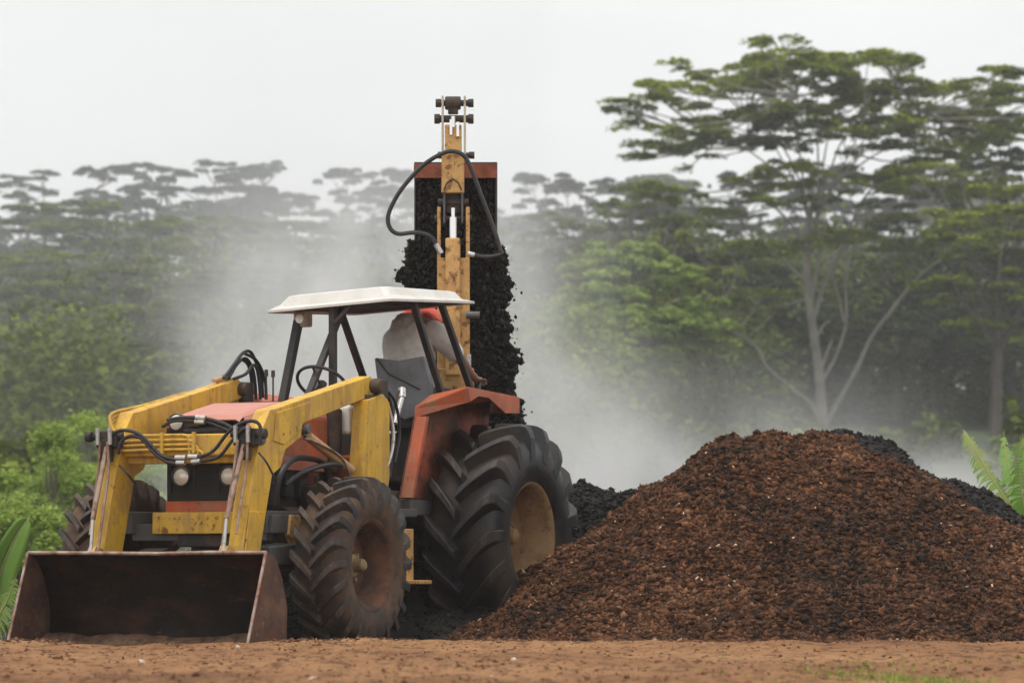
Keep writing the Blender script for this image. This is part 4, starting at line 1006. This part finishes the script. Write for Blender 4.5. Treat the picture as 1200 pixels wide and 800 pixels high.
def tree(px, top, Y, kind, i, label, width=1.0, leaf='leaf', name='albizia_tree', group=None, zs=None):
    X = (px-600)*Y/F; gz = float(terrain(np.array([X]), np.array([Y]))[0]); zt = CAMZ+(HZ-top)*Y/F
    H0 = 14.0 if kind == 'u' else 10.0
    s = (zt-gz)/H0/1.0; 
    e_ = bpy.data.objects.new(name, None); C.objects.link(e_); e_.location = (X, Y, gz)
    rr = random.Random(px*7+top); e_.rotation_euler = (0, 0, rr.uniform(0, 6.28)); e_.scale = (width, width, s)
    tag(e_, label, 'tree', group)
    tm, cm = proto(kind, i)
    key = (kind, i, leaf)
    if key not in crown_meshes:
        c2 = cm.copy(); c2.materials.clear(); c2.materials.append(M[leaf]); crown_meshes[key] = c2
    t = bpy.data.objects.new('trunk', tm); C.objects.link(t); t.parent = e_
    c_ = bpy.data.objects.new('crown', crown_meshes[key]); C.objects.link(c_); c_.parent = e_
G1 = 'albizia trees on the slope'
trees = [
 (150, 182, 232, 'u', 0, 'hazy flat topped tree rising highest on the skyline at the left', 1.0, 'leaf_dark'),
 (300, 188, 236, 'u', 1, 'wide hazy flat topped tree on the skyline left of the steam', 1.1, 'leaf_dark'),
 (20, 206, 228, 'u', 2, 'hazy tree at the left edge of the skyline', 1.0, 'leaf_dark'),
 (440, 198, 240, 'u', 3, 'faint tree on the skyline just left of the raised digger', 1.0, 'leaf_dark'),
 (655, 190, 236, 'u', 4, 'hazy flat topped tree on the skyline just right of the raised digger', .95, 'leaf_dark'),
 (85, 238, 198, 'u', 3, 'olive green layered tree below the left skyline', 1.05, 'leaf'),
 (215, 240, 196, 'u', 4, 'green layered tree below the highest tree at the left', 1.0, 'leaf'),
 (345, 250, 200, 'u', 0, 'dull layered tree half veiled by steam left of the canopy', 1.0, 'leaf_grey'),
 (560, 255, 204, 'u', 1, 'layered tree behind the rear bucket', 1.0, 'leaf_grey'),
 (655, 255, 196, 'u', 2, 'dull layered tree right of the pouring compost', .95, 'leaf_grey'),
 (15, 300, 170, 'u', 1, 'green layered tree at the left edge, halfway up the wood', .95, 'leaf'),
 (140, 305, 162, 'u', 2, 'green layered tree halfway up the wood above the far loader arm', .95, 'leaf'),
 (262, 318, 168, 'u', 3, 'grey green layered tree halfway up the wood left of the canopy', .9, 'leaf_grey'),
 (420, 320, 172, 'u', 4, 'steam veiled tree behind the white canopy', .9, 'leaf_grey'),
 (65, 385, 138, 'u', 4, 'green spreading tree low on the left of the wood', .85, 'leaf'),
 (200, 395, 132, 'u', 0, 'green spreading tree above the orange bonnet', .85, 'leaf'),
 (330, 400, 136, 'b', 1, 'bushy tree behind the canopy front post', .85, 'leaf_grey'),
 (772, 205, 188, 'u', 0, 'layered tree under the left arm of the tall spreading tree', .85, 'leaf'),
 (735, 255, 158, 'b', 0, 'bright green bushy tree right of the pouring compost', 1.0, 'leaf_bright'),
 (700, 298, 150, 'b', 1, 'brightest yellow green tree, between the pouring compost and the tall tree', .8, 'leaf_bright'),
 (655, 340, 146, 'b', 2, 'pale green bushy tree directly right of the rear bucket', .75, 'leaf_bright'),
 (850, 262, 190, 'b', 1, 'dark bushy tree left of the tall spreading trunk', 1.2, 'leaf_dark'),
 (1185, 112, 196, 'u', 4, 'dark tall tree at the right edge of the picture', .95, 'leaf_dark'),
 (1165, 235, 160, 'u', 1, 'yellowish green flat crown at the right edge', .75, 'leaf'),
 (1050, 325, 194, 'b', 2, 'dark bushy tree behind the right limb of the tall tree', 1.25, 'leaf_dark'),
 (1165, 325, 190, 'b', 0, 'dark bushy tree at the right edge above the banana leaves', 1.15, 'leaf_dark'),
 (790, 365, 188, 'b', 1, 'dull bushy tree behind the long left limb of the tall tree', 1.15, 'leaf_grey'),
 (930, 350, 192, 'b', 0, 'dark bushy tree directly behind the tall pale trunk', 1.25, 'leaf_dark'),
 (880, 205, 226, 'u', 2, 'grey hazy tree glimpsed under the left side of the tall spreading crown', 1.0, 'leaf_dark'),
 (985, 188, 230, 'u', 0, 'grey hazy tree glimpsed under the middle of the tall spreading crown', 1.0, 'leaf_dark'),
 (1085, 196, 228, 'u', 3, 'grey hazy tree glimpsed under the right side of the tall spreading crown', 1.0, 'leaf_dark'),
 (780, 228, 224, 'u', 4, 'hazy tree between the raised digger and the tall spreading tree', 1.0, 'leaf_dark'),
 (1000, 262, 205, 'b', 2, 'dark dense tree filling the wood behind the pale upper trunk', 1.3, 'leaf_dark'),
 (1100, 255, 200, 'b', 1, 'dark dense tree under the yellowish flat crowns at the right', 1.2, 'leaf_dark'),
 (500, 330, 178, 'b', 1, 'steam veiled bushy tree behind the operator', 1.0, 'leaf_grey'),
]
for (px, top, Y, k, i, lab, wd, lf) in trees:
    tree(px, top, Y, k, i, lab, wd, lf, 'albizia_tree' if k == 'u' else 'bushy_tree')

# the tall spreading tree at the right, with its own limbs and pads
def hero():
    Y0 = 168.0; s = Y0/F; r = np.random.default_rng(42); base = at(965, 500, Y0); gz = float(terrain(np.array([base.x]), np.array([Y0]))[0])
    root = bpy.data.objects.new('albizia_tree', None); C.objects.link(root); root.location = (base.x, Y0, gz)
    tag(root, 'tallest spreading tree with pale forked trunk and flat layered crown above the heap', 'tree')
    def P(px, py, d=0): q = at(px, py, Y0); return Vector((q.x-base.x, d, q.z-gz))
    mb = MB(); allp = []
    def path(pts, r0, r1, d0=0, d1=0):
        n = len(pts); v = [P(a, b, d0+(d1-d0)*i/(n-1)) for i, (a, b) in enumerate(pts)]; v = spline(v, 4)
        mb.tube(v, [r0+(r1-r0)*i/(len(v)-1) for i in range(len(v))], 8, cap=False); allp.extend(v); return v
    path([(965, 575), (966, 520), (963, 480), (960, 440), (955, 400), (948, 350), (945, 300), (948, 260), (955, 225)], .27, .13)
    path([(963, 500), (950, 474), (925, 455), (897, 432), (885, 410), (865, 396), (835, 383), (800, 370), (780, 362)], .11, .045, 0, -3)
    path([(967, 498), (985, 465), (1003, 432), (1020, 395), (1040, 368), (1068, 332), (1085, 316), (1110, 300), (1132, 285)], .12, .045, 0, -2)
    path([(960, 440), (972, 410), (980, 395)], .09, .04, 0, 2); path([(955, 400), (966, 380), (976, 374)], .08, .03, 0, 1)
    path([(950, 360), (957, 320), (966, 290), (972, 255)], .12, .05, 0, 2); path([(952, 380), (968, 330), (990, 290), (1010, 240), (1035, 205)], .11, .05, 0, 3)
    path([(961, 450), (982, 415), (996, 375), (998, 330), (1000, 300)], .08, .05, 0, 4); path([(996, 372), (990, 340), (984, 318), (980, 300)], .06, .03, 3, 4); path([(998, 330), (1003, 305), (1015, 270), (1040, 230)], .06, .03, 3.6, 5)
    path([(948, 300), (930, 270), (905, 245), (880, 222)], .09, .04, 0, -2); path([(945, 330), (915, 300), (895, 285), (870, 262)], .08, .04, 0, 2)
    top = [(955, 225), (950, 200)]
    tips = []
    for (tx, ty, d) in [(905, 165, 0), (880, 130, 2), (930, 120, -2), (985, 130, 1), (1030, 120, 3), (1075, 135, -1), (1000, 165, -3), (850, 150, 3), (1110, 150, 2), (960, 90, 0)]:
        y0_ = 300-abs(tx-954)*.35; v = path([(952+(tx-954)*.02, y0_), (954+(tx-954)*.22+r.normal(0, 4), y0_+(ty-y0_)*.40), (954+(tx-954)*.60+r.normal(0, 6), y0_+(ty-y0_)*.78), (tx, ty)], .065, .02, 0, d); tips.append(v[-1])
    pads = []
    L_ = [(925, 64, 38, .6), (900, 60, 24, .5), (955, 72, 30, .5), (1012, 74, 36, .62), (1045, 66, 26, .65), (1068, 53, 16, .6), (1062, 68, 18, .6), (745, 122, 24, .5), (770, 110, 30, .62), (805, 110, 34, .5), (850, 92, 36, .6), (890, 88, 36, .5), (930, 94, 38, .45), (975, 98, 36, .5), (1010, 98, 34, .55),
          (1060, 102, 34, .6), (1095, 108, 34, .55), (1130, 102, 30, .5), (1165, 104, 30, .45), (1190, 112, 30, .45), (820, 138, 30, .35), (850, 140, 34, .35), (895, 134, 34, .3), (935, 130, 32, .35), (975, 134, 34, .5), (1010, 140, 34, .62), (1045, 146, 34, .5), (1085, 138, 36, .45), (1125, 134, 36, .5), (1155, 148, 30, .4), (1130, 160, 30, .45),
          (815, 160, 20, .35), (770, 166, 18, .4), (750, 178, 14, .35), (880, 160, 26, .3), (910, 166, 24, .3), (950, 156, 26, .3), (1000, 168, 26, .35), (1060, 172, 26, .35), (1095, 180, 22, .3), (800, 178, 16, .35),
          (880, 212, 34, .70), (915, 206, 34, .72), (945, 216, 28, .6), (1045, 200, 34, .6), (1080, 206, 36, .72), (1112, 214, 30, .65), (1010, 226, 32, .45), (1150, 236, 34, .62), (1185, 232, 30, .65), (860, 240, 34, .4), (1140, 262, 30, .5),
          (985, 275, 34, .72), (1015, 270, 30, .75), (1085, 262, 34, .75), (1120, 268, 30, .7), (1050, 288, 30, .4), (905, 290, 32, .45), (870, 300, 34, .4), (850, 352, 28, .5), (890, 345, 28, .45), (800, 345, 30, .5), (1060, 310, 24, .45), (770, 225, 34, .35), (1160, 200, 26, .3)]
    ex = []
    for (px, py, w, t) in L_:
        if py < 60: continue
        for _ in range(3 if py < 200 else 2): ex.append((px+r.normal(0, w*.75), py+r.normal(0, 8)+3, w*r.uniform(.45, .8), t-.08+r.normal(0, .06)))
    for (px, py, w, t) in L_+ex:
        if py < 52 and px != 1068: py = 56+r.uniform(0, 8)
        if px == 1068: px, py, w = 1060, 58, 20
        d = r.normal(0, 2.6); q = P(px, py, d); rx = w*s*1.22; pads.append((q.x, q.y, q.z, rx, rx*r.uniform(.9, 1.5), (.14*rx+.15), t+.16+r.normal(0, .06)))
        src = min(tips, key=lambda m_: (m_-q).length)
        if py >= 190: src = min([m_ for m_ in allp if m_.z < q.z+.3], key=lambda m_: (m_-q).length)
        pt = limb(mb, src, (q.x, q.y, q.z-.15), .05, .02, .04, r, 5, 4)
        for _ in range(2): a = r.uniform(0, 6.28); limb(mb, pt[-2], (q.x+math.cos(a)*rx*.7, q.y+math.sin(a)*rx*.7, q.z), .03, .012, 0, r, 4, 3)
    mb.build('trunk', M['bark'], root, smooth=True, angle=80)
    V, Q, T_ = pad_leaves(pads, 430, .10, r, .45)
    np_mesh('crown', V, Q, M['leaf'], root, attr=T_)
hero()

# undergrowth and the far-off wood, each one mass nobody could count
def undergrowth(name, boxes, n, size, leafm, label, seed):
    r = np.random.default_rng(seed); Cn = []; Tn = []
    for (x0, x1, y0, y1, h0, h1, cnt, tint) in boxes:
        nb = cnt; X = r.uniform(x0, x1, nb); Y = r.uniform(y0, y1, nb); G = terrain(X, Y); Hh = r.uniform(h0, h1, nb)
        for k in range(nb):
            rad = Hh[k]*r.uniform(.35, .6); m_ = n
            u = r.normal(0, 1, (m_, 3)); u /= np.linalg.norm(u, axis=1)[:, None]; u[:, 2] = np.abs(u[:, 2])
            rr_ = r.uniform(.75, 1.08, m_)[:, None]; p = u*rr_*np.array([rad, rad, Hh[k]]); lump = 1+.18*np.sin(u[:, 0]*7+k)*np.sin(u[:, 1]*6+k*2)+.12*np.sin(u[:, 2]*11+k)
            p *= lump[:, None]; Cn.append(p+np.array([X[k], Y[k], G[k]-.2])); Tn.append(np.clip(tint+r.normal(0, .12)+r.normal(0, .12, m_), 0, 1))
    Cn = np.concatenate(Cn); Tn = np.concatenate(Tn); V, Q = leaf_quads(Cn, r.uniform(.6, 1.3, len(Cn))*size, .8, r)
    o = np_mesh(name, V, Q, M[leafm], attr=Tn); tag(o, label, kind='stuff')
undergrowth('forest_undergrowth', [(-40, 40, 178, 226, 6, 10, 80, .4), (2, 40, 196, 214, 7, 11, 60, .35), (-34, 5, 120, 176, 4, 7, 48, .5), (5, 34, 120, 158, 1.0, 1.8, 40, .4), (-22, 24, 84, 118, 1.2, 2.4, 46, .5)], 1500, .17, 'leaf_grey', 'tangled dark undergrowth filling the slope between the trees', 8)
def distant_forest():
    r = np.random.default_rng(9); pads = []
    for _ in range(420):
        x = r.uniform(-52, 52); y = r.uniform(246, 268); g_ = float(terrain(np.array([x]), np.array([y]))[0]); top = 12.2+1.6*math.sin(x*.23)+1.2*math.sin(x*.61+1)
        z = g_+top*r.uniform(.1, 1)**.7; w = r.uniform(1.6, 3.6); pads.append((x, y, z, w, w, .8, .35+r.normal(0, .12)))
    V, Q, T_ = pad_leaves(pads, 110, .24, r, .6)
    o = np_mesh('distant_forest', V, Q, M['leaf_grey'], attr=T_); tag(o, 'hazy far wood closing the skyline', kind='stuff')
distant_forest()

# bright bushes low at the left behind the loader
def bush(px, top, Y, w, seed, label, leafm='leaf_bright', tint=.55):
    r = np.random.default_rng(seed); X = (px-600)*Y/F; gz = float(terrain(np.array([X]), np.array([Y]))[0]); H = CAMZ+(HZ-top)*Y/F-gz; R = w*Y/F
    root = bpy.data.objects.new('bush', None); C.objects.link(root); root.location = (X, Y, gz); tag(root, label, 'bush')
    pads = []; mb = MB()
    for i in range(34):
        u = r.normal(0, 1, 3); u /= np.linalg.norm(u); x, y, z = u[0]*R*.8, u[1]*R*.8, H*(.48+.46*u[2]*(1 if u[2] > 0 else .9))
        pr = R*r.uniform(.2, .34); pads.append((x, y, z, pr, pr, pr*.6, tint+u[2]*.06+r.normal(0, .13)))
        limb(mb, (0, 0, 0), (x, y, z), .03, .008, -.02, r, 5, 4)
    V = []; Cn = []; Tn = []
    for (x, y, z, rx, ry, rz, t) in pads:
        m_ = 420; g_ = np.clip(r.normal(0, .5, (m_, 3)), -1.2, 1.2)*np.array([rx, ry, rz*1.1]); Cn.append(g_+np.array([x, y, z])); Tn.append(np.clip(t+r.normal(0, .1, m_), 0, 1))
    Cn = np.concatenate(Cn); V, Q = leaf_quads(Cn, r.uniform(.5, 1.2, len(Cn))*.055, .9, r, (.25, .5))
    mb.build('stem', M['bark_dark'], root); np_mesh('foliage', V, Q, M[leafm], root, attr=np.concatenate(Tn))
for a_ in [(60, 500, 62, 80, 1, 'bright green feathery bush behind the left end of the bucket'), (120, 474, 66, 80, 2, 'tallest bright green bush, behind the far loader arm'), (-10, 545, 58, 70, 3, 'bright green bush at the left edge above the banana leaf'),
           (195, 540, 60, 60, 4, 'green bush seen between the far loader arm and the grille'), (25, 590, 50, 60, 5, 'low green bush behind the far front wheel')]: bush(*a_)

# banana plants
M['banana'] = layered('banana_leaf_green', (.17, .34, .045), [((.26, .42, .09), 3, .5, .15, .7), ((.30, .26, .10), 9, .66, .05, .7)], .45)
M['banana_rib'] = layered('banana_rib', (.36, .36, .16), [((.40, .28, .12), 8, .5, .1, .6)], .6)
M['banana_dry'] = layered('banana_leaf_yellowing', (.18, .28, .05), [((.36, .27, .12), 4, .58, .10, .6)], .6)
def banana_leaf(root, path, width, r, torn=True, m='banana', rib=.012, side=Vector((1, 0, 0)), fold=.35):
    if torn:
        pts = spline(path, 12); n = len(pts); mb = MB(); d0 = (pts[-1]-pts[0]).normalized()
        for s in (-1, 1):
            for q in range(1, n-1):
                if r.uniform() < .08: continue
                t = q/(n-1); w = width*(math.sin(min(1, .15+t*.9)*math.pi)**.5)*r.uniform(.75, 1.1)
                d = (pts[q+1]-pts[q-1]).normalized(); out = (side-d*side.dot(d)).normalized()*s; step = (pts[q+1]-pts[q-1]).length*.5*r.uniform(.7, 1.15)
                dr = r.uniform(.25, .95); tw = r.uniform(-.02, .02); prev = None; vv = []
                for h in range(5):
                    tt = h/4; c_ = pts[q]+out*w*tt*(1-.35*dr*tt)+d*w*.30*tt+Vector((0, 0, -dr*w*tt*tt))
                    hw_ = step*.5*(1-.75*tt**3); vv += [c_-d*hw_, c_+d*hw_+Vector((0, 0, tw*tt))]
                mb.add(vv, [(2*h, 2*h+1, 2*h+3, 2*h+2) for h in range(4)])
        lf = mb.build('leaf', M[m], root, smooth=True, angle=60)
        q = MB(); q.tube(pts, [rib*(1-.8*i/(n-1)) for i in range(n)], 6); q.build('midrib', M['banana_rib'], lf, smooth=True)
        return
    pts = spline(path, 8); n = len(pts); mb = MB(); V = []; Q = []
    d0 = (pts[-1]-pts[0]).normalized(); up = side.cross(d0).normalized()
    for s in (-1, 1):
        i = 0
        while i < n-1:
            j = min(n-1, i+(r.integers(1, 3) if torn else n))
            seg = list(range(i, j+1)) if j > i else [i, i+1]
            droop = r.uniform(-.1, .35) if torn else .05
            k0 = len(V); 
            for q in seg:
                t = q/(n-1); w = width*math.sin(min(1, .12+t*.95)*math.pi)**.55*(r.uniform(.85, 1.05) if torn else 1)*(1 if q != seg[-1] or not torn else .82)
                if q == 0: w *= .5
                d = (pts[min(q+1, n-1)]-pts[max(q-1, 0)]).normalized()
                out = (side-d*side.dot(d)).normalized()*s
                for h in range(4):
                    tt = h/3; V.append(pts[q]+out*w*tt*math.cos(fold)+up*w*tt*math.sin(fold)*.9+Vector((0, 0, -droop*w*tt*tt))+d*w*.35*tt)
            for a in range(len(seg)-1):
                for h in range(3):
                    b = k0+a*4+h; Q.append((b, b+1, b+5, b+4) if s > 0 else (b, b+4, b+5, b+1))
            i = j
    mb.add(V, Q); lf = mb.build('leaf', M[m], root, smooth=True, angle=60)
    so = lf.modifiers.new('solid', 'SOLIDIFY'); so.thickness = .002
    q = MB(); q.tube(pts, [rib*(1-.8*i/(n-1)) for i in range(n)], 6); q.build('midrib', M['banana_rib'], lf, smooth=True)
def banana(name, Y, px0, leaves, label, seed):
    r = np.random.default_rng(seed); X = (px0-600)*Y/F; gz = float(terrain(np.array([X]), np.array([Y]))[0])
    root = bpy.data.objects.new(name, None); C.objects.link(root); root.location = (X, Y, gz); tag(root, label, 'banana plant')
    mb = MB(); mb.tube([(0, 0, -.1), (0, 0, .5), (.03, 0, .9)], [.10, .08, .05], 10); mb.build('stem', M['banana_rib'], root, smooth=True)
    for (pts, w, torn, m, sd) in leaves:
        P_ = []
        for k, (a, b) in enumerate(pts):
            q = at(a, b, Y+sd*k*.12); P_.append(Vector((q.x-X, q.y-Y, q.z-gz)))
        banana_leaf(root, P_, w, r, torn, m, side=Vector((.75, .55, .35)) if sd >= 0 else Vector((.8, -.5, .3)))
banana('banana_plant', 29.0, -12, [([(-14, 740), (-8, 700), (6, 655), (22, 622), (36, 603)], .135, False, 'banana', .5), ([(-14, 740), (-2, 722), (10, 700), (20, 672)], .14, True, 'banana_dry', -.4), ([(-14, 745), (0, 735), (14, 728), (26, 725)], .10, True, 'banana', .3), ([(-16, 720), (-22, 660), (-20, 610)], .2, True, 'banana', .4)],
       'bright green banana plant at the left edge beside the bucket', 3)
banana('banana_plant', 32.0, 1215, [([(1212, 625), (1190, 600), (1162, 560), (1140, 522), (1128, 502)], .15, True, 'banana_dry', .4), ([(1215, 640), (1202, 600), (1195, 550), (1196, 510)], .16, True, 'banana', -.4), ([(1215, 640), (1195, 590), (1180, 540), (1176, 505)], .13, True, 'banana', .6),
        ([(1218, 640), (1185, 600), (1165, 585), (1150, 590)], .13, True, 'banana', .3), ([(1220, 640), (1215, 560), (1208, 520)], .18, True, 'banana', .2), ([(1215, 640), (1180, 615), (1160, 610)], .12, True, 'banana', .3)],
       'tattered banana plant at the right edge behind the heap', 6)
banana('banana_plant', 30.5, 1230, [([(1230, 640), (1215, 590), (1204, 540), (1198, 508)], .10, True, 'banana_dry', .3), ([(1232, 650), (1222, 600), (1230, 520)], .15, True, 'banana', .3)],
       'yellowing banana leaf cut off by the right edge', 8)

# ------------------------------------------------------------------ operator
def person():
    ox, oy, oz = -2.74, .0, 1.925           # seat point in the tractor's frame
    root = bpy.data.objects.new('person', None); C.objects.link(root)
    w = t2w(ox, oy, oz); root.location = w; root.rotation_euler = (0, 0, ROT); root.scale = (1.06, 1.06, 1.06)
    tag(root, 'person in pale grey shirt and red cap seated facing away under the canopy', 'person')
    def skin(name, verts, edges, rad, m, sub=2, parent=root):
        me = bpy.data.meshes.new(name); me.from_pydata([Vector(v) for v in verts], edges, []); o = bpy.data.objects.new(name, me); C.objects.link(o); o.parent = parent
        sk = o.modifiers.new('skin', 'SKIN'); sk.use_smooth_shade = True
        for i, rr in enumerate(rad): me.skin_vertices[0].data[i].radius = rr if hasattr(rr, '__len__') else (rr, rr)
        me.skin_vertices[0].data[0].use_root = True
        ss = o.modifiers.new('sub', 'SUBSURF'); ss.levels = sub; ss.render_levels = sub
        me.materials.append(m); return o
    # facing -x; body leans away from the camera
    V = [(0, 0, .05), (-.02, 0, .20), (-.05, 0, .38), (-.10, 0, .54), (-.16, 0, .60), (-.25, 0, .62), (-.35, 0, .60),          # 0 pelvis .. 6 head
         (-.13, .20, .56), (-.23, .31, .36), (-.42, .33, .22), (-.50, .34, .19),                                             # right of picture arm 7-10
         (-.13, -.15, .52), (-.20, -.21, .35), (-.42, -.26, .22), (-.50, -.26, .19),
         (-.10, .10, .02), (-.45, .16, .06), (-.50, .17, -.36), (-.60, .17, -.44),
         (-.10, -.10, .02), (-.45, -.16, .06), (-.50, -.17, -.36), (-.60, -.17, -.44)]
    E_ = [(0,1),(1,2),(2,3),(3,4),(4,5),(5,6),(3,7),(7,8),(8,9),(9,10),(3,11),(11,12),(12,13),(13,14),(0,15),(15,16),(16,17),(17,18),(0,19),(19,20),(20,21),(21,22)]
    R_ = [(.11,.13),(.10,.13),(.10,.13),(.09,.12),(.07,.08),(.055,.055),(.075,.08), (.05,.05),(.048,.048),(.036,.036),(.028,.028), (.05,.05),(.042,.042),(.038,.038),(.028,.028), (.09,.09),(.07,.07),(.05,.05),(.04,.04), (.09,.09),(.07,.07),(.05,.05),(.04,.04)]
    skin('body', V, E_, R_, M['skin'])
    # shirt over torso and arms
    sh = skin('shirt', [V[i] for i in (0,1,2,3,4)], [(0,1),(1,2),(2,3),(3,4)], [(.19,.24),(.19,.26),(.20,.27),(.17,.24),(.10,.12)], M['shirt'], 4)
    tx = bpy.data.textures.new('folds', 'CLOUDS'); tx.noise_scale = .13
    dp = sh.modifiers.new('folds', 'DISPLACE'); dp.texture = tx; dp.strength = .05; dp.mid_level = .5
    t2 = bpy.data.textures.new('creases', 'CLOUDS'); t2.noise_scale = .045
    dp = sh.modifiers.new('creases', 'DISPLACE'); dp.texture = t2; dp.strength = .03; dp.mid_level = .5
    for sg in (1, -1):
        a_ = [(-.09, sg*.06, .55), (-.13, sg*.21, .50), (-.20, sg*.29, .39), (-.26, sg*.31, .33)] if sg > 0 else [(-.10, -.10, .52), (-.12, -.17, .46), (-.20, -.22, .34), (-.36, -.25, .25)]
        sl = skin('sleeve', a_, [(0,1),(1,2),(2,3)], [(.11,.11),(.105,.105),(.08,.08),(.07,.07)], M['shirt'], 3, sh)
        dp = sl.modifiers.new('folds', 'DISPLACE'); dp.texture = tx; dp.strength = .03; dp.mid_level = .5
    skin('trousers', [V[0], V[15], V[16], V[17], V[19], V[20], V[21]], [(0,1),(1,2),(2,3),(0,4),(4,5),(5,6)], [(.155,.17),(.10,.10),(.085,.085),(.065,.065),(.10,.10),(.085,.085),(.065,.065)], M['trousers'])
    # head: skull, face, ears; cap with a cloth over the neck
    hd = MB(); hc = Vector((-.38, .0, .60)); hk = Vector((-.29, 0, .755))
    def ball(mb, c, rad, n=16, k=20):
        v = [];f = []
        for i in range(n+1):
            th = math.pi*i/n
            for j in range(k):
                ph = 2*math.pi*j/k; v.append((c[0]+rad[0]*math.sin(th)*math.cos(ph), c[1]+rad[1]*math.sin(th)*math.sin(ph), c[2]+rad[2]*math.cos(th)))
        for i in range(n):
            for j in range(k): f.append((i*k+j, (i+1)*k+j, (i+1)*k+(j+1) % k, i*k+(j+1) % k))
        mb.add(v, f)
    ball(hd, hc, (.098, .078, .118)); ball(hd, hc+Vector((-.085, 0, -.055)), (.035, .05, .05)); ball(hd, hc+Vector((-.105, 0, -.01)), (.018, .014, .026))
    for s in (-1, 1): ball(hd, hc+Vector((.0, s*.08, -.01)), (.022, .012, .032)); ball(hd, hc+Vector((-.088, s*.03, .012)), (.01, .014, .008))
    hd.build('head', M['skin'], root, smooth=True)
    cp = MB(); ball(cp, hc+Vector((.0, 0, .035)), (.115, .095, .10)); 
    # neck cloth falling over both shoulders
    for s in (-1, 1): cp.tube(spline([hk+Vector((.06, s*.02, -.05)), hk+Vector((.09, s*.08, -.10)), hk+Vector((.12, s*.14, -.16)), hk+Vector((.16, s*.19, -.21-.05*s))], 5), [.055]*6+[.055]*5+[.035]*5, 10)
    cp.tube([hc+Vector((.04, 0, .04)), hk+Vector((.02, 0, -.08)), hk+Vector((.10, 0, -.12)), hk+Vector((.11, 0, -.17))], [.085, .075, .065, .05], 12)
    cp.prism([(hc.x-.09, hc.z+.045), (hc.x-.19, hc.z+.025), (hc.x-.09, hc.z+.06)], -.06, .06)
    cp.build('cap_and_neck_cloth', M['cap'], root, smooth=True)
    # hands: palm, four fingers and a thumb curled round the levers
    for s in (1, -1):
        b = Vector(V[10] if s > 0 else V[14])
        hv = [b+Vector((.03, 0, 0)), b+Vector((-.03, 0, 0)), b+Vector((-.07, 0, 0))]; he = [(0,1),(1,2)]; hr = [(.026,.026),(.034,.018),(.036,.016)]
        hand = skin('hand', [v for v in hv], he, hr, M['skin'])
        for k in range(4):
            o_ = (k-1.5)*.019; L_ = (.036, .042, .040, .030)[k]
            p0 = b+Vector((-.07, o_, 0)); p1 = p0+Vector((-L_, 0, -.006)); p2 = p1+Vector((-.012, 0, -L_*.7)); p3 = p2+Vector((.018, 0, -.012))
            skin('finger', [p0, p1, p2, p3], [(0,1),(1,2),(2,3)], [.009, .0085, .008, .007], M['skin'], 1, hand)
        p0 = b+Vector((-.03, -s*.028, -.004)); skin('thumb', [p0, p0+Vector((-.03, -s*.02, -.012)), p0+Vector((-.055, -s*.008, -.028))], [(0,1),(1,2)], [.011, .010, .008], M['skin'], 1, hand)
person()

# ------------------------------------------------------------------ steam rising behind the tractor and the heaps
def steam():
    lo, hi = (-7.5, 32.6, -.5), (8.5, 44.0, 6.2)
    o, m, pv = volume_box('steam', lo, hi, (.94, .94, .94), 0, 'grey white steam drifting behind the tractor and the heaps')
    N, K = m.node_tree.nodes, m.node_tree.links
    g = N.new('ShaderNodeNewGeometry')
    def blob(c, rad, dens):
        mp = N.new('ShaderNodeVectorMath'); mp.operation = 'SUBTRACT'; mp.inputs[1].default_value = c; K.new(g.outputs['Position'], mp.inputs[0])
        dv = N.new('ShaderNodeVectorMath'); dv.operation = 'DIVIDE'; dv.inputs[1].default_value = rad; K.new(mp.outputs[0], dv.inputs[0])
        ln_ = N.new('ShaderNodeVectorMath'); ln_.operation = 'LENGTH'; K.new(dv.outputs[0], ln_.inputs[0])
        mr = N.new('ShaderNodeMapRange'); mr.interpolation_type = 'SMOOTHSTEP'; mr.inputs[1].default_value = 1; mr.inputs[2].default_value = 0; mr.inputs[3].default_value = 0; mr.inputs[4].default_value = dens
        K.new(ln_.outputs['Value'], mr.inputs[0]); return mr.outputs[0]
    Bs = [((-1.9, 38, 1.6), (2.4, 4.5, 2.6), .42), ((-1.6, 38, 3.1), (2.6, 4.5, 2.2), .26), ((-1.0, 38, 3.9), (3.0, 4.5, 1.7), .13), ((-2.9, 38, 2.6), (1.6, 4, 2.2), .07), ((1.1, 38, .8), (2.1, 4.5, 1.6), .68), ((3.3, 38, .9), (2.4, 4.5, 1.35), .48), ((.2, 38, 2.0), (2.2, 4.5, 1.8), .20), ((4.6, 38, 1.0), (1.6, 4, 1.2), .30), ((2.4, 38, 1.7), (3.0, 4.5, 1.5), .10)]
    tot = None
    for b_ in Bs:
        x = blob(*b_)
        if tot is None: tot = x
        else: a = N.new('ShaderNodeMath'); a.operation = 'ADD'; K.new(tot, a.inputs[0]); K.new(x, a.inputs[1]); tot = a.outputs[0]
    mp = N.new('ShaderNodeMapping'); mp.inputs['Scale'].default_value = (1, .6, .75); mp.inputs['Rotation'].default_value = (0, .5, 0)
    nz = N.new('ShaderNodeTexNoise'); nz.inputs['Scale'].default_value = .75; nz.inputs['Detail'].default_value = 6; nz.inputs['Distortion'].default_value = 1.3
    K.new(g.outputs['Position'], mp.inputs[0]); K.new(mp.outputs[0], nz.inputs['Vector'])
    mr = N.new('ShaderNodeMapRange'); mr.inputs[1].default_value = .38; mr.inputs[2].default_value = .66; mr.inputs[3].default_value = .10; mr.inputs[4].default_value = 1.7
    K.new(nz.outputs[0], mr.inputs[0]); mu = N.new('ShaderNodeMath'); mu.operation = 'MULTIPLY'; K.new(tot, mu.inputs[0]); K.new(mr.outputs[0], mu.inputs[1])
    # position is in world space, the box is not rotated
    K.new(mu.outputs[0], pv.inputs['Density'])
steam()
